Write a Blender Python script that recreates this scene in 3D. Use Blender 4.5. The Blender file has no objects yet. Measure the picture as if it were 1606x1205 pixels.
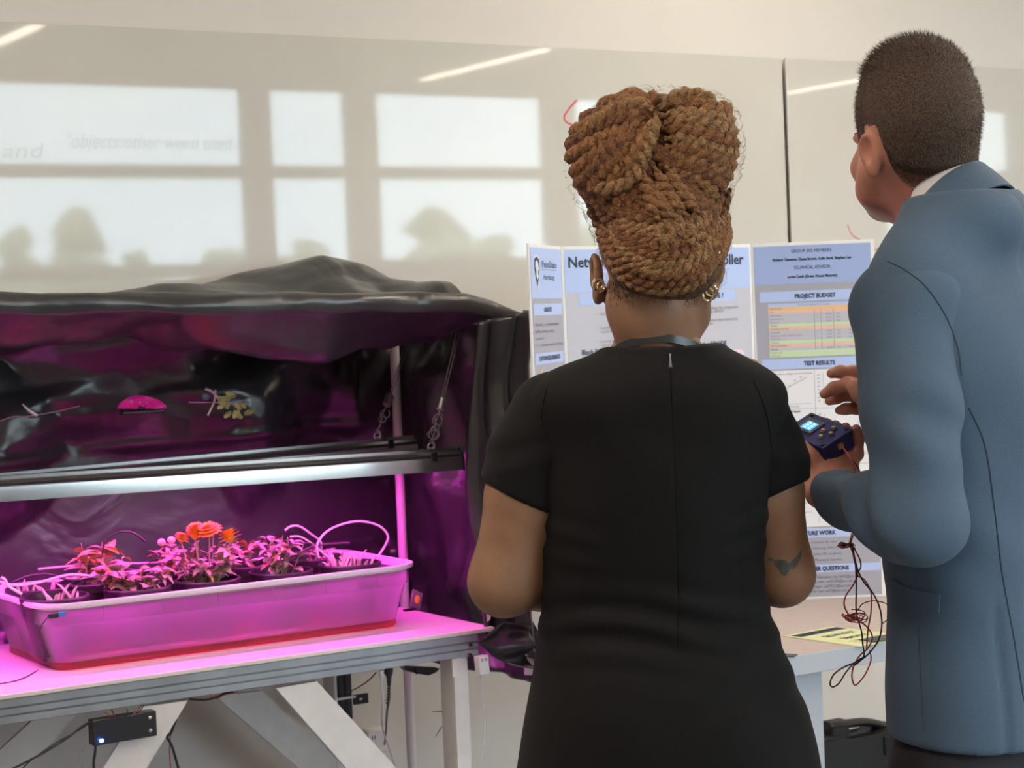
import bpy, bmesh, math, random
import numpy as np
from mathutils import Vector, Matrix, noise as mnoise
random.seed(7)
rng = np.random.default_rng(7)
SC = bpy.context.scene
COL = SC.collection
R_ = math.radians

# ---------------------------------------------------------------- camera
FPX = 3100.0
YAW, PITCH, ROLL = R_(32.3), R_(-1.96), R_(2.29)
CAM = Vector((0, 0, 1.49))
_F = Vector((math.sin(YAW)*math.cos(PITCH), math.cos(YAW)*math.cos(PITCH), math.sin(PITCH)))
_R0 = Vector((math.cos(YAW), -math.sin(YAW), 0))
_U0 = _R0.cross(_F)
_RR = _R0*math.cos(ROLL) - _U0*math.sin(ROLL)
_UU = _R0*math.sin(ROLL) + _U0*math.cos(ROLL)
cd = bpy.data.cameras.new('camera')
cam = bpy.data.objects.new('camera', cd)
COL.objects.link(cam)
cam.matrix_world = Matrix(((_RR.x, _UU.x, -_F.x, CAM.x), (_RR.y, _UU.y, -_F.y, CAM.y), (_RR.z, _UU.z, -_F.z, CAM.z), (0, 0, 0, 1)))
cd.sensor_width = 36.0
cd.lens = FPX/1606*36
cd.clip_start, cd.clip_end = 0.05, 500
cd.dof.use_dof = True
cd.dof.focus_distance = 3.0
cd.dof.aperture_fstop = 14
SC.camera = cam

def ray(x, y):
    return _F + _RR*((x-803)/FPX) + _UU*((602.5-y)/FPX)
def at_y(x, y, Y):            # point of that sight line on the plane Y = const
    d = ray(x, y); return CAM + d*(Y/d.y)
def at_z(x, y, Z):            # ... at a height
    d = ray(x, y); return CAM + d*((Z-CAM.z)/d.z)
def at_d(x, y, D):            # ... at a depth
    return CAM + ray(x, y)*D

# ---------------------------------------------------------------- world, sun, exposure
SC.view_settings.view_transform = 'Standard'
SC.view_settings.look = 'None'
SC.view_settings.gamma = 1.0
SC.view_settings.use_curve_mapping = False
SC.view_settings.exposure = 0.30
W = bpy.data.worlds.new('overcast_sky'); SC.world = W
W.use_nodes = True
nt = W.node_tree; nt.nodes.clear()
_o = nt.nodes.new('ShaderNodeOutputWorld'); _b = nt.nodes.new('ShaderNodeBackground')
_tc = nt.nodes.new('ShaderNodeTexCoord'); _n = nt.nodes.new('ShaderNodeTexNoise')
_n.inputs['Scale'].default_value = 2.2; _n.inputs['Detail'].default_value = 4
_r = nt.nodes.new('ShaderNodeValToRGB')
_r.color_ramp.elements[0].position = .35; _r.color_ramp.elements[0].color = (.62, .80, 1, 1)
_r.color_ramp.elements[1].position = .7; _r.color_ramp.elements[1].color = (.84, .93, 1, 1)
nt.links.new(_tc.outputs['Generated'], _n.inputs['Vector'])
nt.links.new(_n.outputs['Fac'], _r.inputs['Fac'])
nt.links.new(_r.outputs['Color'], _b.inputs['Color'])
_b.inputs['Strength'].default_value = 8.8
nt.links.new(_b.outputs['Background'], _o.inputs['Surface'])
SKY = _b
LAMP_POWER = 3.3          # ceiling strips
GROW = 40.0               # grow light radiance
SC.cycles.max_bounces = 10
SC.cycles.transparent_max_bounces = 24
SC.cycles.sample_clamp_indirect = 6.0
SC.cycles.caustics_reflective = False
SC.cycles.caustics_refractive = False

# ---------------------------------------------------------------- helpers
def new_mat(name, color=(.8, .8, .8), rough=.5, metal=0.0, spec=.5, bump=0.0, bscale=40.0, var=0.0, vscale=8.0,
            coat=0.0, trans=0.0, sheen=0.0, emit=None, estr=0.0, sss=0.0, color2=None, stretch=None):
    m = bpy.data.materials.new(name); m.use_nodes = True
    t = m.node_tree; p = t.nodes['Principled BSDF']
    p.inputs['Base Color'].default_value = (*color, 1)
    p.inputs['Roughness'].default_value = rough
    p.inputs['Metallic'].default_value = metal
    p.inputs['Specular IOR Level'].default_value = spec
    p.inputs['Coat Weight'].default_value = coat
    p.inputs['Coat Roughness'].default_value = .05
    p.inputs['Sheen Weight'].default_value = sheen
    p.inputs['Transmission Weight'].default_value = trans
    if sss:
        p.inputs['Subsurface Weight'].default_value = sss
        p.inputs['Subsurface Radius'].default_value = (.012, .004, .002)
    if emit:
        p.inputs['Emission Color'].default_value = (*emit, 1); p.inputs['Emission Strength'].default_value = estr
    if var or bump:
        tc = t.nodes.new('ShaderNodeTexCoord'); src = tc.outputs['Object']
        if stretch:
            mp = t.nodes.new('ShaderNodeMapping'); mp.inputs['Scale'].default_value = stretch
            t.links.new(src, mp.inputs['Vector']); src = mp.outputs['Vector']
    if var:
        n = t.nodes.new('ShaderNodeTexNoise'); n.inputs['Scale'].default_value = vscale; n.inputs['Detail'].default_value = 4
        r = t.nodes.new('ShaderNodeValToRGB')
        c2 = color2 or tuple(max(0, c*(1-var)) for c in color)
        c1 = color if color2 else tuple(min(1, c*(1+var*.5)) for c in color)
        r.color_ramp.elements[0].position = .35; r.color_ramp.elements[0].color = (*c2, 1)
        r.color_ramp.elements[1].position = .65; r.color_ramp.elements[1].color = (*c1, 1)
        t.links.new(src, n.inputs['Vector']); t.links.new(n.outputs['Fac'], r.inputs['Fac'])
        t.links.new(r.outputs['Color'], p.inputs['Base Color'])
    if bump:
        n = t.nodes.new('ShaderNodeTexNoise'); n.inputs['Scale'].default_value = bscale; n.inputs['Detail'].default_value = 5
        b = t.nodes.new('ShaderNodeBump'); b.inputs['Strength'].default_value = bump; b.inputs['Distance'].default_value = .01
        t.links.new(src, n.inputs['Vector']); t.links.new(n.outputs['Fac'], b.inputs['Height'])
        t.links.new(b.outputs['Normal'], p.inputs['Normal'])
    return m

class MB:
    """collects shapes in one bmesh; coordinates are world coordinates unless the thing is placed later"""
    def __init__(s): s.bm = bmesh.new()
    def _take(s, other, M=None):
        me = bpy.data.meshes.new('tmp'); other.to_mesh(me); other.free()
        if M is not None: me.transform(M)
        s.bm.from_mesh(me); bpy.data.meshes.remove(me); return s
    def box(s, lo, hi, bevel=0.0, M=None, seg=1):
        b = bmesh.new(); bmesh.ops.create_cube(b, size=1)
        lo, hi = Vector(lo), Vector(hi)
        for v in b.verts:
            v.co = Vector([(lo[i]+hi[i])/2 + v.co[i]*(hi[i]-lo[i]) for i in range(3)])
        if bevel: bmesh.ops.bevel(b, geom=b.edges[:], offset=bevel, segments=seg, affect='EDGES', profile=.6)
        return s._take(b, M)
    def frustum(s, lo, hi, top_grow, M=None, bevel=0.0, seg=2):
        b = bmesh.new(); bmesh.ops.create_cube(b, size=1); lo, hi = Vector(lo), Vector(hi)
        for v in b.verts:
            g = top_grow if v.co.z > 0 else 0
            v.co = Vector(((lo.x+hi.x)/2 + v.co.x*(hi.x-lo.x+2*g), (lo.y+hi.y)/2 + v.co.y*(hi.y-lo.y+2*g), (lo.z+hi.z)/2+v.co.z*(hi.z-lo.z)))
        if bevel: bmesh.ops.bevel(b, geom=b.edges[:], offset=bevel, segments=seg, affect='EDGES')
        return s._take(b, M)
    def tube(s, pts, r, seg=8, cap=True):
        pts = [Vector(p) for p in pts]; n = len(pts)
        rs = r if isinstance(r, (list, tuple, np.ndarray)) else [r]*n
        prev = None; rings = []
        for i, p in enumerate(pts):
            d = (pts[min(i+1, n-1)] - pts[max(i-1, 0)])
            if d.length < 1e-9: d = Vector((0, 0, 1))
            d.normalize()
            if prev is None:
                a = Vector((0, 0, 1)) if abs(d.z) < .9 else Vector((1, 0, 0)); x = d.cross(a).normalized()
            else:
                x = prev - d*prev.dot(d)
                x = x.normalized() if x.length > 1e-6 else d.orthogonal().normalized()
            prev = x; y = d.cross(x)
            rings.append([s.bm.verts.new(p + (x*math.cos(2*math.pi*k/seg) + y*math.sin(2*math.pi*k/seg))*rs[i]) for k in range(seg)])
        for a, b in zip(rings, rings[1:]):
            for k in range(seg): s.bm.faces.new((a[k], a[(k+1) % seg], b[(k+1) % seg], b[k]))
        if cap:
            s.bm.faces.new(rings[0][::-1]); s.bm.faces.new(rings[-1])
        return s
    def cyl(s, a, b, r, r2=None, seg=16):
        return s.tube([a, b], [r, r if r2 is None else r2], seg)
    def lathe(s, c, prof, seg=24, M=None):
        c = Vector(c); rings = []
        for (r, z) in prof:
            if r < 1e-6: rings.append([s.bm.verts.new(c+Vector((0, 0, z)))])
            else: rings.append([s.bm.verts.new(c + Vector((r*math.cos(2*math.pi*k/seg), r*math.sin(2*math.pi*k/seg), z))) for k in range(seg)])
        for a, b in zip(rings, rings[1:]):
            for k in range(seg):
                k2 = (k+1) % seg
                f = [a[k % len(a)], a[k2 % len(a)], b[k2 % len(b)], b[k % len(b)]]
                f2 = []
                for v in f:
                    if v not in f2: f2.append(v)
                if len(f2) >= 3:
                    try: s.bm.faces.new(f2)
                    except ValueError: pass
        if M is not None:
            vs = [v for rg in rings for v in rg]
            for v in vs: v.co = M @ v.co
        return s
    def sphere(s, c, r, sub=2, scale=(1, 1, 1), M=None):
        b = bmesh.new(); bmesh.ops.create_icosphere(b, subdivisions=sub, radius=1)
        for v in b.verts: v.co = Vector((v.co.x*r*scale[0], v.co.y*r*scale[1], v.co.z*r*scale[2]))
        T = Matrix.Translation(Vector(c)) @ (M if M is not None else Matrix())
        return s._take(b, T)
    def poly(s, pts, thick=0.0, normal=None):
        vs = [s.bm.verts.new(Vector(p)) for p in pts]; f = s.bm.faces.new(vs)
        if thick:
            n = Vector(normal).normalized()
            ws = [s.bm.verts.new(v.co + n*thick) for v in vs]
            s.bm.faces.new(ws[::-1]); k = len(vs)
            for i in range(k): s.bm.faces.new((vs[i], ws[i], ws[(i+1) % k], vs[(i+1) % k]))
        return s
    def grid(s, fn, nu, nv, wrap=False):
        g = [[s.bm.verts.new(Vector(fn(i/(nu-1), j/(nv-1)))) for j in range(nv)] for i in range(nu)]
        for i in range(nu-1):
            for j in range(nv-1): s.bm.faces.new((g[i][j], g[i+1][j], g[i+1][j+1], g[i][j+1]))
        return s
    def solidify(s, t):
        bmesh.ops.recalc_face_normals(s.bm, faces=s.bm.faces)
        bmesh.ops.solidify(s.bm, geom=s.bm.faces[:], thickness=t); return s
    def mesh(s, name, smooth=True, angle=40, fix=True):
        if fix: bmesh.ops.recalc_face_normals(s.bm, faces=s.bm.faces)
        me = bpy.data.meshes.new(name); s.bm.to_mesh(me); s.bm.free()
        if smooth:
            me.polygons.foreach_set('use_smooth', [True]*len(me.polygons))
            try: me.set_sharp_from_angle(angle=R_(angle))
            except Exception: pass
        return me

def root_offset(o):
    v = Vector((0, 0, 0))
    while o is not None: v = v + o.location; o = o.parent
    return v
def obj(name, mb, mat, parent=None, local=False, smooth=True, angle=40, label=None, kind=None):
    me = mb.mesh(name, smooth, angle) if isinstance(mb, MB) else mb
    if mat is not None and not me.materials: me.materials.append(mat)
    o = bpy.data.objects.new(name, me); COL.objects.link(o)
    if parent is not None:
        o.parent = parent
        if not local: me.transform(Matrix.Translation(-root_offset(parent)))
    if label: o['label'] = label
    if kind: o['kind'] = kind
    return o
def thing(name, label, cat, loc=(0, 0, 0), group=None, rotz=0):
    o = bpy.data.objects.new(name, None); COL.objects.link(o)
    o.location = loc; o.rotation_euler = (0, 0, rotz); o.empty_display_size = .05
    o['label'] = label; o['category'] = cat
    if group: o['group'] = group
    return o
def tag(o, label, cat, group=None):
    o['label'] = label; o['category'] = cat
    if group: o['group'] = group
    return o
def struct(name, mb, mat, parent=None, smooth=False):
    o = obj(name, mb, mat, parent, smooth=smooth)
    o['kind'] = 'structure'; return o
def text_mesh(body, size, width=None, bold=0.0, align='LEFT', space=1.0, spacing=1.0):
    cu = bpy.data.curves.new('txt', 'FONT'); cu.body = body; cu.size = size; cu.align_x = align
    cu.offset = bold; cu.space_character = space; cu.space_line = spacing; cu.resolution_u = 2
    ob = bpy.data.objects.new('txt', cu)
    me = bpy.data.meshes.new_from_object(ob)
    bpy.data.objects.remove(ob); bpy.data.curves.remove(cu)
    if width and len(me.vertices):
        xs = [v.co.x for v in me.vertices]; w = max(xs)-min(xs)
        me.transform(Matrix.Diagonal((width/w, 1, 1, 1)))
    return me
def frame_M(o, x, y, z):
    x, y, z, o = Vector(x), Vector(y), Vector(z), Vector(o)
    return Matrix(((x.x, y.x, z.x, o.x), (x.y, y.y, z.y, o.y), (x.z, y.z, z.z, o.z), (0, 0, 0, 1)))
def bez(pts, n=24):
    """Catmull-Rom through points"""
    P = [Vector(p) for p in pts]; P = [P[0]*2-P[1]] + P + [P[-1]*2-P[-2]]; out = []
    segs = len(P)-3; per = max(2, n//segs)
    for i in range(segs):
        p0, p1, p2, p3 = P[i:i+4]
        for k in range(per):
            t = k/per
            out.append(.5*((2*p1)+(p2-p0)*t+(2*p0-5*p1+4*p2-p3)*t*t+(3*p1-p0-3*p2+p3)*t**3))
    out.append(P[-2]); return out
def fbm(p, s, o=3):
    return mnoise.fractal(Vector(p)*s, 1.0, 2.0, o)
# ================================================================ the room
BY = 4.83                      # front face of the glass boards
WY = 4.86                      # wall behind them
WIN_Y = 2*BY - 12.7            # window wall behind the camera
CEIL = 3.24
X0, X1 = -2.5, 14.5
M_wall = new_mat('wall_paint', (.72, .69, .655), .75, bump=.04, bscale=180, var=.03, vscale=2)
M_ceil = new_mat('ceiling_paint', (.82, .80, .77), .85, bump=.1, bscale=90)
M_floor = new_mat('grey_carpet', (.30, .30, .31), .95, bump=.5, bscale=300, var=.25, vscale=60)
M_frame = new_mat('window_frame_grey', (.26, .25, .24), .5, bump=.03)
struct('floor', MB().box((X0-.1, WIN_Y-.1, -.1), (X1+.1, WY+.1, 0)), M_floor)
struct('ceiling', MB().box((X0-.1, WIN_Y-.1, CEIL), (X1+.1, WY+.1, CEIL+.1)), M_ceil)
struct('wall_back', MB().box((X0-.1, WY, 0), (X1+.1, WY+.1, CEIL)), M_wall)
struct('baseboard_back', MB().box((X0, WY-.012, 0), (X1, WY-.0005, .075), .003), new_mat('white_baseboard', (.7, .68, .66), .5))
struct('wall_left', MB().box((X0-.1, WIN_Y, 0), (X0, WY, CEIL)), M_wall)
struct('wall_right', MB().box((X1, WIN_Y, 0), (X1+.1, WY, CEIL)), M_wall)

def schlick(t, f0):
    lw_ = t.nodes.new('ShaderNodeLayerWeight'); pw_ = t.nodes.new('ShaderNodeMath'); pw_.operation = 'POWER'; pw_.inputs[1].default_value = 5
    ma = t.nodes.new('ShaderNodeMath'); ma.operation = 'MULTIPLY_ADD'; ma.inputs[1].default_value = 1-f0; ma.inputs[2].default_value = f0
    t.links.new(lw_.outputs['Facing'], pw_.inputs[0]); t.links.new(pw_.outputs[0], ma.inputs[0]); return ma
# glass boards: pale back-painted glass, mirror-sharp gloss
M_glass_board = new_mat('back_painted_glass', (.66, .645, .60), .03, spec=.62)
t = M_glass_board.node_tree; p = t.nodes['Principled BSDF']
tc = t.nodes.new('ShaderNodeTexCoord'); n1 = t.nodes.new('ShaderNodeTexNoise'); n1.inputs['Scale'].default_value = 1.6; n1.inputs['Detail'].default_value = 6
rr = t.nodes.new('ShaderNodeValToRGB')
rr.color_ramp.elements[0].position = .3; rr.color_ramp.elements[0].color = (.60, .585, .545, 1)
rr.color_ramp.elements[1].position = .7; rr.color_ramp.elements[1].color = (.65, .635, .59, 1)
t.links.new(tc.outputs['Object'], n1.inputs['Vector']); t.links.new(n1.outputs['Fac'], rr.inputs['Fac'])
t.links.new(rr.outputs['Color'], p.inputs['Base Color'])
M_edge = new_mat('board_edge_shadow_gap', (.25, .25, .24), .3)
BT, BB = 2.272, 1.05
seam = at_y(1228.5, 96, BY).x
M_steel = new_mat('brushed_steel', (.62, .62, .63), .35, 1.0)
M_alu = new_mat('aluminium', (.72, .72, .74), .32, 1.0)
M_black = new_mat('black_plastic', (.015, .015, .017), .4)
M_white_pl = new_mat('white_plastic', (.75, .75, .75), .4)
def board(x0, x1, label):
    b = thing('glass_whiteboard', label, 'whiteboard', ((x0+x1)/2, WY, BB))
    obj('glass_panel', MB().box((x0, BY, BB), (x1, BY+.006, BT), .0012), M_glass_board, b, smooth=False)
    obj('backing_plate', MB().box((x0+.06, BY+.0062, BB+.06), (x1-.06, WY-.0005, BT-.06)), M_edge, b, smooth=False)
    for cx in (x0+.12, x1-.12):
        obj('support_clip', MB().box((cx-.02, BY-.004, BB-.012), (cx+.02, WY-.0005, BB-.0005), .002), M_steel, b)
    return b
b1 = board(.42, seam-.006, 'long glass whiteboard reflecting the big windows, left of the dark vertical seam')
b2 = board(seam+.008, seam+2.4, 'glass whiteboard right of the dark vertical seam, behind the man')
# red marker strokes left on the boards
M_red = new_mat('red_marker', (.62, .08, .13), .5)
def stroke(name, pts, label, r=.0028):
    q = [at_y(x, y, BY-.0004) for x, y in pts]
    o = obj(name, MB().tube(bez(q, 24), r, 5), M_red)
    o.scale = (1, 1, 1); tag(o, label, 'marker stroke')
    for v in o.data.vertices: v.co.y = BY-.0004 - max(-.0003, min(.0003, (BY-.0004-v.co.y)*.1))
    return o
stroke('marker_stroke', [(905, 157), (893, 170), (885, 183), (888, 191), (897, 196), (904, 200)], 'curved red marker stroke on the glass board left of the bun of braids', .0034)
stroke('marker_stroke', [(1346, 228), (1349, 262), (1352, 304)], 'straight thin red marker stroke beside the face of the man')
stroke('marker_stroke', [(1329, 352), (1336, 368), (1350, 377)], 'short faint red marker stroke above the right poster wing', .002)
stroke('marker_stroke', [(1372, 392), (1392, 386), (1408, 374), (1420, 358)], 'faint curved red marker stroke near the white shirt collar', .002)

M_ghost = new_mat('wiped_marker_ghost', (.585, .57, .535), .1)
for k, (body_, px, py, w_) in enumerate((('"objects other word used in', 100, 232, .50), ('and', 2, 247, .10))):
    me = text_mesh(body_, .055, w_, 0, 'LEFT'); o_p = at_y(px, py, BY-.0006)
    me.transform(frame_M(o_p, (1, 0, -.0), (0, 0, 1), (0, -1, 0)) @ Matrix(((1, .25, 0, 0), (0, 1, 0, 0), (0, 0, 1, 0), (0, 0, 0, 1))))
    tag(obj('handwriting', me, M_ghost, smooth=False), ('longer' if k == 0 else 'shorter') + ' faint wiped off handwriting on the left glass board', 'handwriting')
# window wall, window frames, glass
def win_u(px, y=200):  return at_y(px, y, 12.7).x
def win_z(px, py): return at_y(px, py, 12.7).z
ZT, ZB = win_z(430, 136), win_z(300, 418)
ZR1, ZR0 = win_z(430, 259.5), win_z(430, 279)
cols = [(win_u(-420), win_u(388)), (win_u(424), win_u(551)), (win_u(591), win_u(861)), (win_u(903), win_u(1134))]
blind_col = (win_u(1388), win_u(1594))
M_pane = bpy.data.materials.new('window_glass'); M_pane.use_nodes = True
t = M_pane.node_tree; t.nodes.clear()
o_ = t.nodes.new('ShaderNodeOutputMaterial'); mx = t.nodes.new('ShaderNodeMixShader'); tr = t.nodes.new('ShaderNodeBsdfTransparent')
gl = t.nodes.new('ShaderNodeBsdfGlossy'); gl.inputs['Roughness'].default_value = .02; fr = schlick(t, .04)
tr.inputs['Color'].default_value = (.93, .96, .95, 1)
t.links.new(fr.outputs[0], mx.inputs[0]); t.links.new(tr.outputs[0], mx.inputs[1]); t.links.new(gl.outputs[0], mx.inputs[2]); t.links.new(mx.outputs[0], o_.inputs['Surface'])
openings = [(a, b, ZB, ZT) for a, b in cols] + [(blind_col[0], blind_col[1], ZB, ZT)]
low = (cols[0][0], cols[0][1], 1.0, win_z(60, 437))
w = MB(); xs = X0
for (a, b, z0, z1) in sorted(openings):
    w.box((xs, WIN_Y-.15, 0), (a, WIN_Y, CEIL))
    if abs(a-cols[0][0]) < 1e-6:
        w.box((a, WIN_Y-.15, 0), (b, WIN_Y, low[2])); w.box((a, WIN_Y-.15, low[3]), (b, WIN_Y, z0))
    else: w.box((a, WIN_Y-.15, 0), (b, WIN_Y, z0))
    w.box((a, WIN_Y-.15, z1), (b, WIN_Y, CEIL)); xs = b
w.box((xs, WIN_Y-.15, 0), (X1, WIN_Y, CEIL))
struct('wall_front', w, M_wall)
for k, (a, b, z0, z1) in enumerate(openings + [low]):
    f = MB(); fw = .018
    f.box((a, WIN_Y-.1, z0), (a+fw, WIN_Y-.02, z1)).box((b-fw, WIN_Y-.1, z0), (b, WIN_Y-.02, z1))
    f.box((a+fw, WIN_Y-.1, z0), (b-fw, WIN_Y-.02, z0+fw)).box((a+fw, WIN_Y-.1, z1-fw), (b-fw, WIN_Y-.02, z1))
    wn = struct('window_%d' % (k+1), f, M_frame)
    if k < 5: obj('rail', MB().box((a+fw, WIN_Y-.095, ZR0), (b-fw, WIN_Y-.01, ZR1)), M_frame, wn, smooth=False)
    for (p0, p1) in (((z0+fw, ZR0), (ZR1, z1-fw)) if k < 5 else ((z0+fw, z1-fw),)):
        obj('pane', MB().box((a+fw, WIN_Y-.062, p0), (b-fw, WIN_Y-.056, p1)), M_pane, wn, smooth=False)
    if k == 4:
        M_blind = new_mat('blind_slat', (.8, .82, .82), .5)
        for q in range(34):
            zz = z1-.04-q*.036
            if zz < z0+.03: break
            obj('blind_slat', MB().box((a+.03, WIN_Y-.05, -.0015), (b-.03, WIN_Y-.02, .0015)).bm and
                MB().box((a+.03, -.016, -.0012), (b-.03, .016, .0012), 0, Matrix.Translation((0, WIN_Y-.034, zz)) @ Matrix.Rotation(R_(8), 4, 'X')), M_blind, wn, smooth=False)
struct('trim_1', MB().box((cols[0][0]-.1, WIN_Y, ZB-.06), (cols[3][1]+.05, WIN_Y+.12, ZB-.02), .004), M_frame)

# ceiling strip lamps
M_lamp = new_mat('lamp_diffuser', (.8, .8, .8), .5, emit=(1, .84, .68), estr=13.0*LAMP_POWER)
M_lamp_dim = new_mat('lamp_diffuser_dimmed', (.8, .8, .8), .5, emit=(1, .84, .68), estr=4.0*LAMP_POWER)
def lamp_strip(x, y0, y1, label, lm=None):
    th = thing('ceiling_strip_light', label, 'ceiling light', (x, (y0+y1)/2, CEIL), 'linear ceiling lights')
    obj('housing', MB().box((x-.06, y0-.02, CEIL-.012), (x+.06, y1+.02, CEIL-.0005), .003), M_white_pl, th, smooth=False)
    obj('diffuser', MB().box((x-.045, y0, CEIL-.017), (x+.045, y1, CEIL-.0125)), lm or M_lamp, th, smooth=False)
s2 = at_z(755, 99.5, CEIL); s3 = at_z(1285, 134, CEIL); s1 = at_z(32, 48, CEIL)
yend = 2*BY - at_z(645, 122, CEIL).y
strips = [2*s1.x-s2.x, s1.x, s2.x, s3.x, 2*s3.x-s2.x]  # first and last columns are unseen, added to brighten the room
strips = [x_ for x_ in strips if X0+.2 < x_ < X1-.2]
for k, sx in enumerate(strips):
    for rw, (ya, yb) in enumerate(((yend, -1.15), (-.85, 1.9), (2.2, WY-.55))):  # middle row is unseen, added to light the people's backs
        lamp_strip(sx, ya, yb, '%s recessed ceiling strip lamp counted from the left, at the %s' % (('added leftmost', 'second', 'third', 'fourth', 'added fifth', 'sixth')[k], ('window end', 'added middle row', 'glass board end')[rw]), M_lamp_dim if ya == yend else M_lamp)

# outdoors, seen only mirrored in the boards
M_grass = new_mat('lawn', (.12, .17, .06), .9, var=.3, vscale=.3)
struct('ground', MB().box((-90, -150, -4.3), (90, WIN_Y-3, -4.2)), M_grass)
M_leaf_far = new_mat('spring_foliage', (.36, .40, .24), .8, var=.3, vscale=2.5)
M_bark = new_mat('bark', (.1, .08, .06), .9)
def tree(px, ptop, dist, wpx, label):
    V = 12.7+dist; a = at_y(px, ptop, V); Yw = 2*BY - V
    d = (a - CAM).dot(_F); wd = 2.0*wpx/FPX*d
    th = thing('broadleaf_tree', label, 'tree', (a.x, Yw, -4.2), 'trees outside the windows')
    obj('trunk', MB().tube([(a.x, Yw, -4.2), (a.x+.2, Yw, -1), (a.x, Yw, a.z-1)], [.3, .22, .06], 8), M_bark, th)
    m = MB(); rr_ = random.Random(px)
    n = 46
    for k in range(n):
        h = rr_.random(); rad = wd*.5*math.sin(math.pi*min(1, .18+.8*h))**.6
        an = rr_.random()*6.28; q = rad*math.sqrt(rr_.random())*.8
        z = -2.2 + (a.z-.5+2.2)*h
        m.sphere((a.x+q*math.cos(an), Yw+q*math.sin(an), z), wd*(.09+.08*rr_.random()), 2, (1, 1, .7))
    for v in m.bm.verts: v.co += v.co.normalized()*0 + Vector((fbm(v.co, 1.7), fbm(v.co+Vector((9, 0, 0)), 1.7), fbm(v.co+Vector((0, 9, 0)), 1.7)))*wd*.09
    obj('crown', m, M_leaf_far, th)
tree(15, 340, 45, 70, 'leafy tree outside, leftmost of the trees mirrored in the glass board')
tree(128, 327, 62, 105, 'tallest round tree outside, mirrored in the glass board above the black tent')
tree(222, 385, 80, 60, 'small dark green bush outside, mirrored right of the tallest tree')
tree(340, 388, 66, 90, 'low hazy tree outside, mirrored in the left big pane')
tree(470, 370, 70, 90, 'hazy tree outside, mirrored in the narrow window pane')
tree(672, 322, 48, 130, 'broad pale tree outside, mirrored in the pane left of the braided bun')
tree(770, 372, 95, 90, 'low tree outside, mirrored left of the poster top')
tree(385, 395, 90, 100, 'distant shrub outside, mirrored beside the window post')
tree(920, 350, 64, 90, 'leafy tree outside, mirrored behind the braided bun')
# ================================================================ grow table
TZ, TY0, TY1, TX0, TX1 = .76, 3.955, 4.66, .70, 2.425
M_tabletop = new_mat('white_melamine_top', (.80, .74, .70), .38, var=.06, vscale=14, stretch=(1, 8, 1))
M_rail = new_mat('grey_extruded_rail', (.30, .335, .37), .42, .3, bump=.03, bscale=120, var=.12, vscale=12)
M_bracew = new_mat('white_painted_wood', (.72, .71, .69), .55, bump=.06, bscale=60, var=.06, vscale=18)
gt = thing('grow_table', 'white topped work table on a grey grooved rail under the black plastic tent', 'table', ((TX0+TX1)/2, (TY0+TY1)/2, 0))
obj('tabletop', MB().box((TX0, TY0, TZ-.010), (TX1, TY1, TZ), .0015), M_tabletop, gt, smooth=False)
def rail(y0, y1, x0, x1, z0, z1, face):
    m = MB(); h = z1-z0; g = .0045
    s = -1 if face < 0 else 1
    yo, yi = (y0, y1) if face < 0 else (y1, y0)
    lo, hi = min(yo, yi), max(yo, yi)
    m.box((x0, lo+(.006 if face < 0 else 0), z0), (x1, hi-(.006 if face > 0 else 0), z1))
    for a, b in ((0, .30), (.30+.05, .60), (.60+.05, 1)):
        ya, yb = (lo, lo+.0062) if face < 0 else (hi-.0062, hi)
        m.box((x0, ya, z0+h*a+.0003), (x1, yb, z0+h*b-.0003), .0008)
    return m
fr_ = obj('front_rail', rail(TY0+.004, TY0+.046, TX0, TX1-.045, TZ-.062, TZ-.0103, -1), M_rail, gt, smooth=False)
for dx, dz in ((.012, .047), (.014, .024)):
    obj('bolt', MB().cyl((TX1-.055-dx, TY0-.001, TZ-.062+dz-.02), (TX1-.055-dx, TY0+.006, TZ-.062+dz-.02), .0042, seg=10), M_black, fr_)
obj('back_rail', rail(TY1-.046, TY1-.004, TX0, TX1-.02, TZ-.062, TZ-.0103, 1), M_rail, gt, smooth=False)
obj('end_rail', MB().box((TX1-.078, TY0+.0465, TZ-.062), (TX1-.038, TY1-.0465, TZ-.0103), .002), M_rail, gt, smooth=False)
# legs: L-shaped white angle, braces
def leg(x, y, sx, sy):
    m = MB(); m.box((x, y, 0), (x+sx*.042, y+sy*.007, TZ-.0625)) if sx*sy > 0 else m.box((min(x, x+sx*.042), min(y, y+sy*.007), 0), (max(x, x+sx*.042), max(y, y+sy*.007), TZ-.0625))
    return m
lx1 = at_y(734, 1110, TY0+.02).x-.002; lx0 = at_y(711, 1110, TY0+.02).x
def leg_mesh(y0, y1, x0, x1, fy):
    m = MB()
    m.box((x0, fy, 0), (x1, fy+.006, TZ-.0625), .0006)
    m.box((x0, y0, 0), (x0+.006, y1, TZ-.0625), .0006)
    return m
obj('leg', leg_mesh(TY0+.016, TY0+.075, lx0, lx1, TY0+.010), M_bracew, gt, smooth=False)
obj('leg', leg_mesh(TY1-.075, TY1-.016, lx0, lx1, TY1-.016), M_bracew, gt, smooth=False)
obj('leg', leg_mesh(TY0+.016, TY0+.075, TX0+.02, TX0+.06, TY0+.010), M_bracew, gt, smooth=False)
obj('leg', leg_mesh(TY1-.075, TY1-.016, TX0+.02, TX0+.06, TY1-.016), M_bracew, gt, smooth=False)
obj('bracket', MB().box((lx0-.006, TY0+.006, TZ-.105), (lx0+.010, TY0+.0098, TZ-.0625), .001), M_bracew, gt, smooth=False)
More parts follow.
